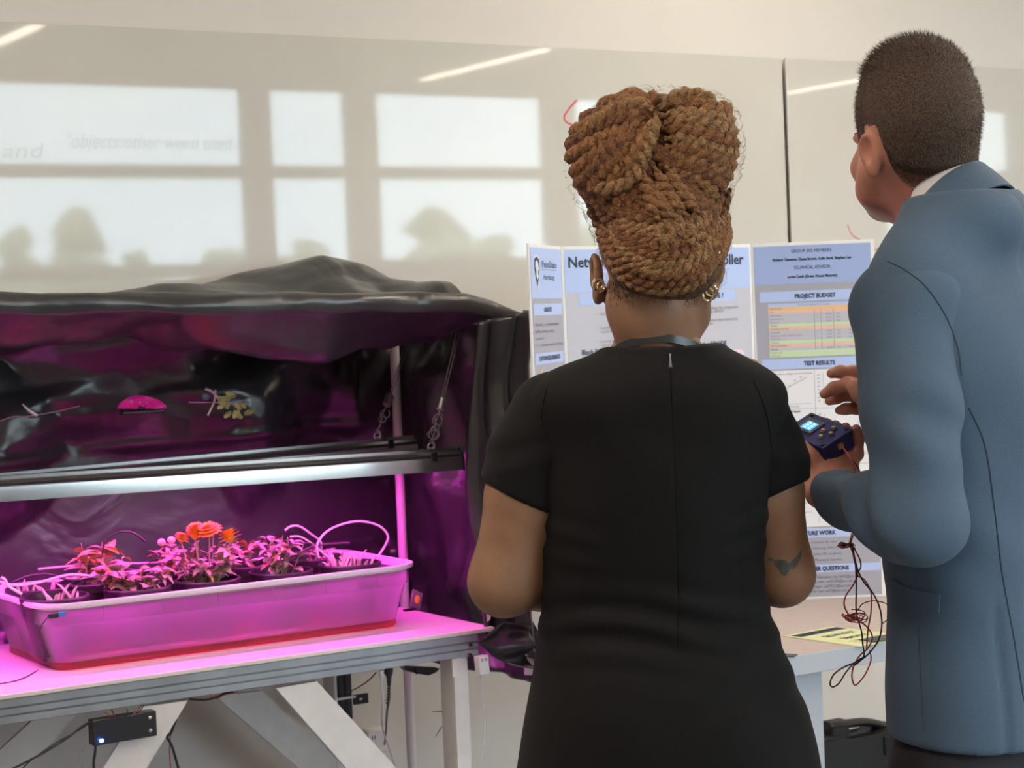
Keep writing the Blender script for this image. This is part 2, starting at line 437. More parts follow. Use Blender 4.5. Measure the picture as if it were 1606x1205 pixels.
def brace(pxs, y, yt):
    P = [at_y(x, yy, y) for x, yy in pxs]      # top-left, top-right, bottom-right, bottom-left
    d0 = (P[3]-P[0]); d1 = (P[2]-P[1])
    k0 = (.06-P[0].z)/d0.z; k1 = (.06-P[1].z)/d1.z
    q = [P[0], P[1], P[1]+d1*k1, P[0]+d0*k0]
    for v in q[:2]: v.z = min(v.z, TZ-.0627)
    return MB().poly(q, yt, (0, 1, 0))
by = TY0+.012
obj('brace', brace([(222, 1109), (295, 1099), (230, 1205), (162, 1205)], by, .012), M_bracew, gt, smooth=False)
obj('brace', brace([(433, 1080), (497, 1069), (622, 1205), (543, 1205)], by, .012), M_bracew, gt, smooth=False)
M_braceg = new_mat('grey_painted_wood', (.42, .41, .40), .6, bump=.05)
obj('brace', brace([(338, 1092), (410, 1084), (545, 1205), (468, 1205)], TY1-.07, .012), M_bracew, gt, smooth=False)
obj('brace', brace([(60, 1122), (128, 1113), (42, 1205), (-30, 1205)], TY1-.07, .012), M_bracew, gt, smooth=False)

# ================================================================ tent of black plastic sheet on a pole frame
M_poly = new_mat('black_polythene_sheet', (.032, .032, .034), .31, spec=.75)
t = M_poly.node_tree; p = t.nodes['Principled BSDF']
tc = t.nodes.new('ShaderNodeTexCoord')
mp = t.nodes.new('ShaderNodeMapping'); mp.inputs['Scale'].default_value = (5, 5, 6)
n1 = t.nodes.new('ShaderNodeTexNoise'); n1.inputs['Scale'].default_value = 1.0; n1.inputs['Detail'].default_value = 2.5; n1.inputs['Distortion'].default_value = 1.2
n2 = t.nodes.new('ShaderNodeTexNoise'); n2.inputs['Scale'].default_value = 160
b1_ = t.nodes.new('ShaderNodeBump'); b1_.inputs['Strength'].default_value = .32; b1_.inputs['Distance'].default_value = .022
b2_ = t.nodes.new('ShaderNodeBump'); b2_.inputs['Strength'].default_value = .12; b2_.inputs['Distance'].default_value = .002
t.links.new(tc.outputs['Object'], mp.inputs['Vector']); t.links.new(mp.outputs['Vector'], n1.inputs['Vector']); t.links.new(tc.outputs['Object'], n2.inputs['Vector'])
t.links.new(n1.outputs['Fac'], b1_.inputs['Height']); t.links.new(n2.outputs['Fac'], b2_.inputs['Height'])
t.links.new(b1_.outputs['Normal'], b2_.inputs['Normal']); t.links.new(b2_.outputs['Normal'], p.inputs['Normal'])
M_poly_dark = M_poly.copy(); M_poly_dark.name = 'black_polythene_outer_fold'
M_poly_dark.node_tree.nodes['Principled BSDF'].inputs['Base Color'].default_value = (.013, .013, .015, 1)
M_pole = new_mat('white_plastic_pipe', (.70, .68, .68), .3)
PX, PYF, PYB = 2.545, 4.0, 4.70          # poles of the right side
TXL = .62
tent = thing('grow_tent', 'tent of wrinkled black plastic sheet draped on white poles around the grow table', 'grow tent', ((TXL+PX)/2, (PYF+PYB)/2, 0))
def zf(x): return 1.588 - .040*(x-1.04)/1.4 - (max(0, x-2.40)/.2)**1.2*.055
def zbk(x): # back edge height with the peak
    pk = at_y(490, 408, PYB+.02)
    d = x-pk.x
    base = 1.575 + .01*math.sin(x*5)
    return base + (pk.z-base)*(max(0, 1-abs(d)/(.40 if d > 0 else .62))**1.15)
pole_mb = lambda x, y, z0, z1: MB().cyl((x, y, z0), (x, y, z1), .0125, seg=14)
zend = at_y(805, 1062, PYF).z
obj('pole', pole_mb(PX, PYF, zend, zf(PX)-.03), M_pole, tent)
PBX = at_y(625, 700, 4.545).x
obj('pole', pole_mb(PBX, 4.545, .05, 1.53), M_pole, tent)
obj('pole', pole_mb(TXL+.06, PYF, .6, 1.55), M_pole, tent)
obj('pole', pole_mb(TXL+.06, PYB, .05, 1.55), M_pole, tent)
obj('front_bar', MB().cyl((TXL+.05, PYF, zf(TXL)-.026), (2.43, PYF, zf(2.43)-.026), .0105, seg=12), M_pole, tent)
obj('back_bar', MB().cyl((TXL+.05, PYB+.005, 1.55), (PX, PYB+.005, 1.55), .0125, seg=12), M_pole, tent)
obj('side_bar', MB().cyl((PX+.004, PYF+.02, zf(PX)-.04), (PX+.004, PYB-.03, 1.535), .0125, seg=12), M_pole, tent)
_cr = random.Random(11)
_folds = [(math.cos(an), math.sin(an), .6+1.1*_cr.random(), _cr.random()*6, _cr.random()*40, .5+.7*_cr.random()) for an in [_cr.random()*math.pi for _ in range(9)]]
def wr(p, a, s, dirs=None):
    """crumple: flat facets that meet in creases (triangle waves along a few directions, each only here and there)"""
    x, y = p[0], p[1]; o = p[2] if len(p) > 2 else 0
    wx = x + .12/s*fbm((x*s*.5, y*s*.5, o), 1, 2); wy = y + .12/s*fbm((x*s*.5, y*s*.5, o+7), 1, 2)
    h = 0
    for k, (dx, dy, f, ph, sd, w) in enumerate(_folds):
        if dirs and k not in dirs: continue
        t = ((wx*dx+wy*dy)*s*f*.5 + ph + o*1.7) % 1.0
        tri = abs(2*t-1)
        mask = max(0, min(1, .62+1.3*mnoise.noise(Vector((x*s*.35+sd, y*s*.35, o)))))
        h += w*(tri-.5)*mask/f
    return a*.55*h
# roof sheet: front lip -> over the bar -> sagging roof -> back edge
def roof(i, j):
    x = TXL + (2.60-TXL)*i
    z0 = zf(x)
    lip = .047 + .012*fbm((x, 0, 3), 3)
    prof = [(-.022, -lip), (-.029, -lip*.55), (-.024, -.010), (-.006, .002), (.03, -.004)]
    if j < .24:
        k = j/.24*4; a = int(min(3, k)); f = k-a
        dy = prof[a][0]*(1-f)+prof[a+1][0]*f; dz = prof[a][1]*(1-f)+prof[a+1][1]*f
        y = PYF+dy; z = z0+dz
        y += wr((x*1.0, j*.3, 1), .035, 6); z += fbm((x, j, 5), 6)*.005
    else:
        f = (j-.24)/.76
        y = PYF+.03 + (PYB+.03-PYF-.03)*f
        zb = zbk(x)
        lin = (z0-.004)*(1-f)**1 + zb*f
        rb = max(0, min(1, (2.56-x)/.12))
        sag = (.105+.03*math.sin(x*3.1+1))*rb * math.sin(math.pi*min(1, f/.80))**1.0*(1-f)**.35 if f < .8 else 0
        z = lin - sag + (wr((x, y*1.4, 2), .12, 3.2)*min(1, f*4) + wr((x, y, 7), .05, 7)*min(1, f*5))*(1-.72*f*f)
    return (x, y, z)
m = MB().grid(roof, 150, 44).solidify(.0012)
obj('roof_sheet', m, M_poly, tent, angle=180)
# back sheet, hanging behind the table
def back(i, j):
    x = TXL + (PX+.085-TXL)*i; z = .60 + (1.545-.60)*j
    y = 4.632
    y += wr((x, z, 0), .36, 2.4) + wr((x, z, 4), .13, 5.5) + .004*fbm((x*1.2, z*2, 8), 16, 1)
    y += .016*math.sin(x*23+6*fbm((x, z*.5, 2), 1.2, 1)-z*4)*max(0, fbm((x*.8, 0, 4), 1.5, 1)+.3)
    y -= .030*math.exp(-((z-(1.13+.03*math.sin(x*4)))/.018)**2)   # creased fold line
    y -= .02*math.exp(-((z-(1.205+.02*math.sin(x*3+1)))/.012)**2)
    e = max(0, (x-2.35)/.2); y += .03*min(1, e)*math.sin(x*90)*.5
    lo_ = 4.550 if z < 1.02 else 4.478
    lo_ += (4.600-lo_)*max(0, min(1, (x-2.36)/.07))
    return (x, max(lo_, min(y, PYB-.014)), z)
obj('back_sheet', MB().grid(back, 190, 100).solidify(.001), M_poly, tent, angle=180)
# right side sheet
def side(i, j):
    y = PYF-.02 + (PYB-.01-PYF+.02)*i; z = .60 + (1.50-.60)*j
    x = 2.590 - .008*math.sin(y*40+2*fbm((y, z, 0), 3)) + wr((y, z, 3), .13, 4) 
    x -= .05*max(0, 1-abs(z-.80)/.10)*(0.4+.6*max(0, fbm((y*2, z, 0), 5)))
    return (min(2.605, max(x-.012, PBX+.018 if y > 4.3 else 2.49)), y, z)
obj('side_sheet', MB().grid(side, 70, 90).solidify(.001), M_poly, tent, angle=180)
# curtain bunched at the front right pole
cl = [(742, 505), (737, 600), (733, 700), (736, 800), (745, 900), (762, 985), (770, 1010)]
cr = [(829, 486), (832, 590), (832, 700), (832, 800), (832, 900), (836, 1000), (846, 1040)]
CLp = bez([at_y(x, y, 3.968) for x, y in cl], 60); CRp = bez([at_y(x, y, 3.985) for x, y in cr], 60)
def curtain(i, j):
    k = j*(len(CLp)-1); a = int(min(len(CLp)-2, k)); f = k-a
    L = CLp[a].lerp(CLp[a+1], f); Rr = CRp[a].lerp(CRp[a+1], f)
    P = L.lerp(Rr, i)
    y = 3.968 - .030*math.sin(math.pi*i)**.8 - .009*math.sin(i*15+3*fbm((i*.5, j*1.5, 0), 1, 1)) + wr((P.x*1.5, P.z*.7, 4), .05, 6)
    if i > .92: y += (i-.92)*.6
    return (P.x, min(y, 3.985+max(0, (i-.92))*.7), P.z)
obj('curtain_sheet', MB().grid(curtain, 44, 90).solidify(.001), M_poly_dark, tent, angle=180)
# knotted tail of the sheet near the table corner
tl = [(748, 1006), (768, 985), (790, 975), (838, 985)]; tb = [(748, 1008), (782, 1032), (812, 1046), (840, 1050)]
A = bez([at_y(x, y, 3.925) for x, y in tl], 30); B = bez([at_y(x, y, 3.925) for x, y in tb], 30)
def tail(i, j):
    k = i*(min(len(A), len(B))-1); a = int(k); a = min(a, min(len(A), len(B))-2); f = k-a
    P = A[a].lerp(A[a+1], f).lerp(B[a].lerp(B[a+1], f), j)
    return (P.x, 3.925 - .02*math.sin(j*9+i*4)*i + wr((P.x, P.z, 2), .05, 9), P.z)
obj('sheet_tail', MB().grid(tail, 40, 24).solidify(.001), M_poly_dark, tent, angle=180)

# ================================================================ grow lights
M_emit = bpy.data.materials.new('magenta_led_strip'); M_emit.use_nodes = True
pe = M_emit.node_tree.nodes['Principled BSDF']; pe.inputs['Base Color'].default_value = (.3, .05, .3, 1)
pe.inputs['Emission Color'].default_value = (1.0, .060, .76, 1); pe.inputs['Emission Strength'].default_value = GROW
M_lamp_silver = new_mat('silver_anodised_lamp', (.58, .59, .61), .24, .9)
def bar_profile(h, w):
    # (y, z) section: fin on top, groove, big rounded face
    return [(-.012, h), (.012, h), (.012, h*.86), (.020, h*.82), (w*.5, h*.70), (w*.5, h*.60), (w*.56, h*.52), (w*.58, h*.25), (w*.58, -.006), (w*.52, -.006), (w*.52, 0),
            (-w*.52, 0), (-w*.52, -.006), (-w*.58, -.006), (-w*.58, h*.30), (-w*.56, h*.52), (-w*.5, h*.60), (-w*.5, h*.70), (-.020, h*.82), (-.012, h*.86)]
def grow_bar(x0, x1, y, z0, z1, h, w, label, ex):
    th = thing('grow_light_bar', label, 'grow light', ((x0+x1)/2, y, z0), 'grow light bars')
    def zz(x): return z0 + (z1-z0)*(x-x0)/(x1-x0)
    pr = bar_profile(h, w); m = MB(); r0 = [m.bm.verts.new((x0, y+a, zz(x0)+b)) for a, b in pr]; r1 = [m.bm.verts.new((x1, y+a, zz(x1)+b)) for a, b in pr]
    n = len(pr)
    for k in range(n): m.bm.faces.new((r0[k], r0[(k+1) % n], r1[(k+1) % n], r1[k]))
    m.bm.faces.new(r0); m.bm.faces.new(r1[::-1])
    obj('housing', m, M_lamp_silver, th, angle=32)
    g = MB()
    for s in (-1, 1):
        pts = [(x0+.002, y+s*(w*.5+.0006), zz(x0)+h*.65), (x1-.002, y+s*(w*.5+.0006), zz(x1)+h*.65)]
        g.tube(pts, .0028, 6)
    obj('groove', g, M_black, th)
    obj('led_strip', MB().poly([(x0+.03, y-w*.36, zz(x0)-.0008), (x1-.04, y-w*.36, zz(x1)-.0008), (x1-.04, y+w*.36, zz(x1)-.0008), (x0+.03, y+w*.36, zz(x0)-.0008)], .0007, (0, 0, 1)), M_emit, th, smooth=False)
    e = MB(); s0 = [(x1, y+a*1.03, zz(x1)+b*1.02-.0005) for a, b in pr]
    e.poly(s0, .006, (1, 0, 0)); obj('end_cap', e, M_black, th, smooth=False)
    obj('clip', MB().box((x1-.085, y-w*.58-.003, zz(x1)+h*.42), (x1-.070, y-w*.5, zz(x1)+h*.9), .001), M_black, th, smooth=False)
    obj('eyelet', MB().tube([(ex+.009*math.cos(k*.5236), y, zz(ex)+h+.006+.009*math.sin(k*.5236)) for k in range(13)], .0018, 6), M_steel, th)
    return th, zz
YB1, YB2 = 4.12, 4.40
e1 = at_y(729, 733, YB1-.03); e1b = at_y(0, 783, YB1-.03)
e2 = at_y(650, 704, YB2); e2b = at_y(300, 722, YB2)
sl1 = (e1.z-e1b.z)/(e1.x-e1b.x)
th1, zz1 = grow_bar(.80, e1.x-.006, YB1, e1.z - sl1*(e1.x-.80), e1.z, .047, .052, 'front long silver grow light bar shining magenta onto the planter bin', at_y(676, 700, YB1).x)
th2, zz2 = grow_bar(.80, e2.x-.006, YB2, e2.z-.035, e2.z-.012, .047, .052, 'rear silver grow light bar, shorter, hanging behind the front bar', at_y(592, 692, YB2).x)
M_rope = new_mat('grey_cord', (.33, .31, .31), .7)
def hanger(xh, y, zh, pc, ptop, label, coil):
    """rope ratchet: rope up to the roof, ratchet barrel, coil of slack and hook at the bar"""
    c = at_y(pc[0], pc[1], y); tp = at_y(ptop[0], ptop[1], y+.04)
    ax = (tp-c).normalized()
    th = thing('rope_ratchet', label, 'rope hanger', (xh, y, zh), 'rope ratchets holding the grow lights')
    obj('ratchet_barrel', MB().tube([c-ax*.016, c-ax*.014, c+ax*.014, c+ax*.016], [.008, .0105, .0105, .008], 14), M_steel, th)
    obj('rope', MB().tube([c+ax*.015+Vector((.003, 0, 0)), tp+Vector((.006, 0, 0))], .0011, 5).tube([c+ax*.015-Vector((.003, 0, 0)), tp-Vector((.004, 0, 0))], .0011, 5), M_rope, th)
    hk = Vector((xh, y, zh))
    m = MB(); L = (c-ax*.016-hk)
    for k, (rx, q, ph) in enumerate(coil):
        cen = hk + L*q; hgt = L.length*rx[1]
        m.tube([cen + Vector((rx[0]*math.cos(a)+ (a*.0012 if k % 2 else 0), .004*math.sin(a*2+ph), hgt*math.sin(a))) for a in np.linspace(ph, ph+6.28, 22)], .0013, 5)
    m.tube([hk+Vector((0, 0, .004)), hk+L*.3+Vector((.002, 0, 0)), hk+L*.6-Vector((.003, 0, 0)), c-ax*.014], .0015, 6)
    obj('rope_coil', m, M_rope, th)
    obj('hook', MB().tube([hk+Vector((.009*math.cos(a), 0, .009*math.sin(a)-.004)) for a in np.linspace(-2.4, 2.0, 12)], .0016, 6), M_steel, th)
hk1 = at_y(676, 697, YB1)
hanger(hk1.x, YB1, zz1(hk1.x)+.062, (692, 634), (718, 522), 'rope ratchet with a coiled grey cord holding the front grow light bar',
       [((.012, .20), .30, 0), ((.009, .17), .34, 1), ((.012, .16), .72, .5), ((.008, .2), .70, 2), ((.014, .13), .25, 2.2)])
hk2 = at_y(592, 692, YB2)
hanger(hk2.x, YB2, zz2(hk2.x)+.062, (609, 628), (640, 535), 'rope ratchet hanging beside the white pole, holding the rear grow light bar',
       [((.009, .16), .55, 0), ((.011, .14), .70, 1)])
# clamps and stored bits on the fold of the back sheet
M_yel = new_mat('yellow_green_cloth', (.42, .40, .14), .8, var=.5, vscale=60)
M_pinklamp = new_mat('pink_lamp_lens', (.5, .02, .2), .4, emit=(1, .02, .42), estr=.12)
sb = at_y(345, 630, 4.445)
sp = thing('spring_clamp', 'small silver clamp with a thin crossbar clipped on the black back sheet', 'clamp', sb)
a0, a1 = at_y(296, 631, 4.445), at_y(392, 632, 4.445)
obj('crossbar', MB().cyl(a0, a1, .0016, seg=6), M_steel, sp)
obj('jaw', MB().tube(bez([at_y(338, 612, 4.440), at_y(336, 630, 4.440), at_y(326, 652, 4.440)], 8), .003, 8), M_steel, sp)
obj('jaw', MB().tube(bez([at_y(322, 610, 4.440), at_y(332, 614, 4.437), at_y(342, 624, 4.440)], 8), .0035, 8), M_steel, sp)
obj('grip', MB().sphere(at_y(322, 622, 4.445), .011, 2, (1, .5, .9)), new_mat('blue_grey_rubber', (.10, .15, .19), .4), sp)
m = MB()
for k in range(14):
    c = at_y(345+rng.random()*45, 619+rng.random()*36, 4.4455); m.sphere(c, .007+.006*rng.random(), 1, (1.4, .4, .7), Matrix.Rotation(rng.random()*3, 4, 'Y'))
tag(obj('rag', m, M_yel, kind='thing'), 'crumpled yellowish rag tucked behind the clamp on the black sheet', 'rag')
lp = thing('clip_lamp', 'small round pink lamp glowing through the black back sheet', 'lamp', at_y(222, 640, 4.445))
obj('lens', MB().grid(lambda i, j: at_y(222+40*math.cos(math.pi*(1-i))*(.2+.8*j)*.95, 641-19*math.sin(math.pi*i)*(.2+.8*j), 4.4455+.01*fbm((i*3, j*3, 0), 2)), 20, 6).solidify(.004), M_pinklamp, lp)
obj('base', MB().box(at_y(192, 652, 4.4455), at_y(252, 640, 4.475), .004), M_black, lp)
sc2 = thing('cable_clip', 'thin grey clip with a cable at the far left fold of the black sheet', 'clip', at_y(40, 648, 4.445))
obj('blade', MB().tube([at_y(35, 634, 4.445), at_y(46, 645, 4.443), at_y(58, 652, 4.445)], [.002, .0045, .003], 8), M_steel, sc2)
obj('cable', MB().tube(bez([at_y(-4, 662, 4.445), at_y(20, 654, 4.445), at_y(45, 653, 4.445), at_y(90, 645, 4.445), at_y(125, 637, 4.445)], 20), .0015, 6), M_steel, sc2)
# ================================================================ translucent planter bin on the table
def rrect(x0, y0, x1, y1, r, n=6):
    out = []
    for cx, cy, a0 in ((x1-r, y1-r, 0), (x0+r, y1-r, 90), (x0+r, y0+r, 180), (x1-r, y0+r, 270)):
        for k in range(n+1):
            a = R_(a0+90*k/n); out.append((cx+r*math.cos(a), cy+r*math.sin(a)))
    return out
def loft(m, rings, close_first=True, close_last=True):
    R = [[m.bm.verts.new(p) for p in r] for r in rings]
    n = len(R[0])
    for a, b in zip(R, R[1:]):
        for k in range(n): m.bm.faces.new((a[k], a[(k+1) % n], b[(k+1) % n], b[k]))
    if close_first: m.bm.faces.new(R[0][::-1])
    if close_last: m.bm.faces.new(R[-1])
    return m
M_bin = bpy.data.materials.new('translucent_polypropylene'); M_bin.use_nodes = True
t = M_bin.node_tree; t.nodes.clear()
o_ = t.nodes.new('ShaderNodeOutputMaterial')
df = t.nodes.new('ShaderNodeBsdfDiffuse'); df.inputs[0].default_value = (.80, .78, .80, 1)
tl_ = t.nodes.new('ShaderNodeBsdfTranslucent'); tl_.inputs[0].default_value = (.86, .82, .86, 1)
tp_ = t.nodes.new('ShaderNodeBsdfTransparent'); tp_.inputs[0].default_value = (.95, .92, .95, 1)
gs = t.nodes.new('ShaderNodeBsdfGlossy'); gs.inputs['Roughness'].default_value = .25
m1 = t.nodes.new('ShaderNodeMixShader'); m1.inputs[0].default_value = .90
m2 = t.nodes.new('ShaderNodeMixShader'); m2.inputs[0].default_value = .64
m3 = t.nodes.new('ShaderNodeMixShader'); lw = schlick(t, .03)
L = t.links.new
L(df.outputs[0], m1.inputs[1]); L(tl_.outputs[0], m1.inputs[2]); L(m1.outputs[0], m2.inputs[1]); L(tp_.outputs[0], m2.inputs[2])
L(lw.outputs[0], m3.inputs[0]); L(m2.outputs[0], m3.inputs[1]); L(gs.outputs[0], m3.inputs[2]); L(m3.outputs[0], o_.inputs['Surface'])
bx0, bx1, byy0, byy1, bz = 1.420, 2.275, 4.128, 4.490, TZ+.0008
BH = .151
bin_ = thing('planter_bin', 'long translucent plastic bin glowing magenta, full of potted plants', 'storage bin', ((bx0+bx1)/2, (byy0+byy1)/2, TZ))
def rg(g, z, r=.045): return [(x, y, bz+z) for x, y in rrect(bx0-g, byy0-g, bx1+g, byy1+g, r+g*.5)]
outer = [(-.006, 0, .04), (0, .006, .045), (.022, .100, .05), (.0275, .102, .052), (.030, .137, .055), (.031, .139, .055), (.043, .141, .062), (.045, .146, .063), (.044, BH, .063)]
inner = [(.030, BH-.0005, .055), (.0275, .134, .053), (.0245, .104, .05), (.0195, .102, .048), (-.003, .009, .043), (-.008, .004, .04)]
outer.insert(2, (-.0010, .017, .0452))
loftm = MB(); loft(loftm, [rg(g, z, r) for g, z, r in outer[2:6]+inner[2:4]+[(.0195, .102, .048), (-.0030, .0171, .0432)]], False, False)
obj('bin_body', loftm, M_bin, bin_, angle=50)
M_glow_band = M_bin.copy(); M_glow_band.name = 'glow_tinted_polypropylene'  # orange glow at the foot of the bin, put into the plastic's colour
for n_ in M_glow_band.node_tree.nodes:
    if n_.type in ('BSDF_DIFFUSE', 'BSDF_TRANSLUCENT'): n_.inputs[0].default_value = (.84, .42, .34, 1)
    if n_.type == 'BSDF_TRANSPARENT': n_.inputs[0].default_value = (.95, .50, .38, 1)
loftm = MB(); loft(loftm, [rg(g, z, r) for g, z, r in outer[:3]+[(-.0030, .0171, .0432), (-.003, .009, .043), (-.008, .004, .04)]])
obj('glow_band', loftm, M_glow_band, bin_, angle=50, label='bottom band with the orange glow at the bin foot put into its colour')
M_rim = new_mat('milky_plastic_rim', (.86, .82, .86), .3, trans=.0)
loftm = MB(); loft(loftm, [rg(g, z, r) for g, z, r in outer[5:]+inner[:2]+[(.0282, .1372, .053), (.0298, .1371, .0545)]], False, False)
obj('rim', loftm, M_rim, bin_, angle=50)
for k in range(6):
    xx = bx0+.10+k*.135
    obj('rib', MB().tube([(xx, byy0-.0255-.0025, bz+.106), (xx, byy0-.0285-.0015, bz+.137)], .0024, 6), M_bin, bin_)
M_water = new_mat('orange_brown_water', (.30, .05, .015), .2, var=.2, vscale=20)
obj('soil_water', MB().box((bx0+.020, byy0+.020, bz+.0065), (bx1-.020, byy1-.020, bz+.026), .009), M_water, bin_, label='reddish water standing in the bottom of the bin')

# ================================================================ potted plants in the bin
M_pot = new_mat('black_nursery_pot', (.028, .02, .028), .38)
M_soil = new_mat('dark_potting_soil', (.035, .022, .015), .95, bump=.9, bscale=220, var=.5, vscale=160)
M_leaf = new_mat('plant_leaf', (.42, .40, .26), .4, var=.35, vscale=30, color2=(.24, .23, .14))
M_leafy = new_mat('yellowing_leaf', (.72, .40, .12), .5, var=.3, vscale=30)
M_stem = new_mat('plant_stem', (.40, .36, .22), .5)
M_shoot = new_mat('pale_shoot', (.66, .58, .48), .45)
M_petal = new_mat('orange_petal', (.98, .60, .05), .6, var=.2, vscale=80)
M_pebble = new_mat('cream_perlite', (.85, .72, .5), .8)
def pot_meshes():
    R0 = .074; H = .128
    m = MB(); m.lathe((0, 0, 0), [(0, 0), (R0*.72, 0), (R0*.75, .004), (R0*.93, H-.022), (R0*1.0, H-.020), (R0*1.04, H-.003), (R0*1.02, H), (R0*.95, H), (R0*.90, H-.02), (R0*.84, H-.018)], 36)
    body = m.mesh('pot', angle=35); body.materials.append(M_pot)
    m = MB()
    def so(i, j):
        r = R0*.90*i; a = 2*math.pi*j
        return (r*math.cos(a), r*math.sin(a), H-.024+.006*fbm((r*math.cos(a)*20, r*math.sin(a)*20, 1), 2, 2)*(1 if i < .95 else 0))
    m.grid(so, 9, 30); soil = m.mesh('soil'); soil.materials.append(M_soil)
    return body, soil, H
pot_me, soil_me, PH = pot_meshes()
def leaf_mesh(name, L, Wd, mat, fold=.25, droop=.35, serr=False):
    m = MB(); n = 6; rows = []
    for k in range(n+1):
        t_ = k/n; w = Wd*math.sin(math.pi*min(1, t_*.93+.03))**.8*(1-.25*t_)
        if serr and k % 2: w *= .80
        y = L*t_; z = -droop*L*t_*t_ + .06*L*math.sin(3*t_)
        rows.append([(-w, y, z+fold*w), (0, y, z), (w, y, z+fold*w)])
    V = [[m.bm.verts.new(p) for p in r] for r in rows]
    for a, b in zip(V, V[1:]):
        m.bm.faces.new((a[0], a[1], b[1], b[0])); m.bm.faces.new((a[1], a[2], b[2], b[1]))
    me = m.mesh(name, angle=80); me.materials.append(mat); return me
LEAVES = [leaf_mesh('leaf', 1, .27, M_leaf), leaf_mesh('leaf', 1, .22, M_leaf, .35, .6, True), leaf_mesh('leaf', 1, .32, M_leaf, .15, .2)]
LEAFY = leaf_mesh('leaf', 1, .27, M_leafy, .3, .5)
SHOOT = None
def place(name, me, parent, loc, dirv, size, roll=0.0):
    o = bpy.data.objects.new(name, me); COL.objects.link(o); o.parent = parent
    y = Vector(dirv).normalized(); x = y.cross(Vector((0, 0, 1)))
    if x.length < 1e-3: x = Vector((1, 0, 0))
    x.normalize(); z = x.cross(y)
    M = frame_M((0, 0, 0), x, y, z) @ Matrix.Rotation(roll, 4, 'Y') @ Matrix.Scale(size, 4)
    o.matrix_local = Matrix.Translation(loc) @ M
    return o
def flower_mesh(seed):
    m = MB(); r = random.Random(seed)
    for layer, (rad, z, n, tilt) in enumerate(((1, -.15, 13, .3), (.98, .12, 13, .6), (.88, .36, 12, .85), (.7, .56, 10, 1.1), (.4, .68, 7, 1.3), (.2, .72, 4, 1.45))):
        for k in range(n):
            a = 2*math.pi*(k+.5*(layer % 2)+.2*r.random())/n; L = rad*(.9+.2*r.random()); w = .22
            d = Vector((math.cos(a), math.sin(a), 0)); s_ = Vector((-math.sin(a), math.cos(a), 0)); u = Vector((0, 0, 1))
            p0 = d*.05+u*(z-.2); p1 = d*L*.6*math.cos(tilt*.6)+u*(z+.22*L); p2 = d*L*math.cos(tilt*.4)+u*(z+.1*L+.25*math.sin(tilt)*L)
            vs = [m.bm.verts.new(p) for p in (p0-s_*.04, p0+s_*.04, p1+s_*w, p2+s_*w*.7, p2+d*.06+u*.03, p2-s_*w*.7, p1-s_*w)]
            m.bm.faces.new((vs[0], vs[1], vs[2], vs[6])); m.bm.faces.new((vs[6], vs[2], vs[3], vs[4], vs[5]))
    me = m.mesh('flower', angle=60); me.materials.append(M_petal); return me
FLOWERS = [flower_mesh(1), flower_mesh(5)]
GRP = 'potted plants in the bin'
def pot(px, py, label, dx=0, y=None):
    zr = bz+.012+.128
    y = 4.214 if y is None else y
    P = at_z(px, py, zr) if y is None else Vector((at_y(px, py, y).x, y, 0))
    th = thing('potted_plant', label, 'potted plant', (P.x+dx, P.y, bz+.0266), GRP, rotz=0)
    for nm, me in (('pot', pot_me), ('soil', soil_me)):
        o = bpy.data.objects.new(nm, me); COL.objects.link(o); o.parent = th
    return th
def bush(th, rnd, stems, hgt, leaves, lsz, spread=.05, base=(0, 0), yellow=.12, flowers=()):
    top = PH-.024; sm = MB(); tips = []
    for s in range(stems):
        a = rnd.random()*6.283; q = spread*math.sqrt(rnd.random())
        b = Vector((base[0]+q*.35*math.cos(a), base[1]+q*.35*math.sin(a), top)); h = hgt*(.6+.4*rnd.random())
        e = Vector((base[0]+q*math.cos(a), base[1]+q*math.sin(a), top+h))
        mid = b.lerp(e, .5)+Vector((rnd.uniform(-.01, .01), rnd.uniform(-.01, .01), .004))
        sm.tube([b, mid, e], [.0018, .0014, .0009], 5, cap=False); tips.append((b, mid, e))
    obj('stem', sm, M_stem, th, local=True)
    for k in range(leaves):
        b, mid, e = tips[k % stems]; t_ = .25+.75*rnd.random()
        p = b.lerp(mid, t_*2) if t_ < .5 else mid.lerp(e, t_*2-1)
        a = rnd.random()*6.283; up = rnd.uniform(-.1, .75)
        me = LEAFY if rnd.random() < yellow else LEAVES[rnd.randrange(3)]
        place('leaf', me, th, p, (math.cos(a), math.sin(a), up), lsz*(.7+.6*rnd.random()), rnd.uniform(-.5, .5))
    for (fx, fy, fz, fs) in flowers:
        o = place('flower', FLOWERS[rnd.randrange(2)], th, (0, 0, 0), (0, 1, 0), 1)
        o.matrix_local = Matrix.Translation((fx, fy, top+fz)) @ Matrix.Rotation(rnd.uniform(-.4, .4), 4, 'X') @ Matrix.Rotation(rnd.uniform(-.4, .4), 4, 'Y') @ Matrix.Rotation(rnd.random()*6, 4, 'Z') @ Matrix.Scale(fs, 4)
        obj('flower_stalk', MB().tube([(fx*.3, fy*.3, top), (fx*.8, fy*.8, top+fz*.6), (fx, fy, top+fz-fs*.15)], .0016, 5), M_stem, th, local=True)
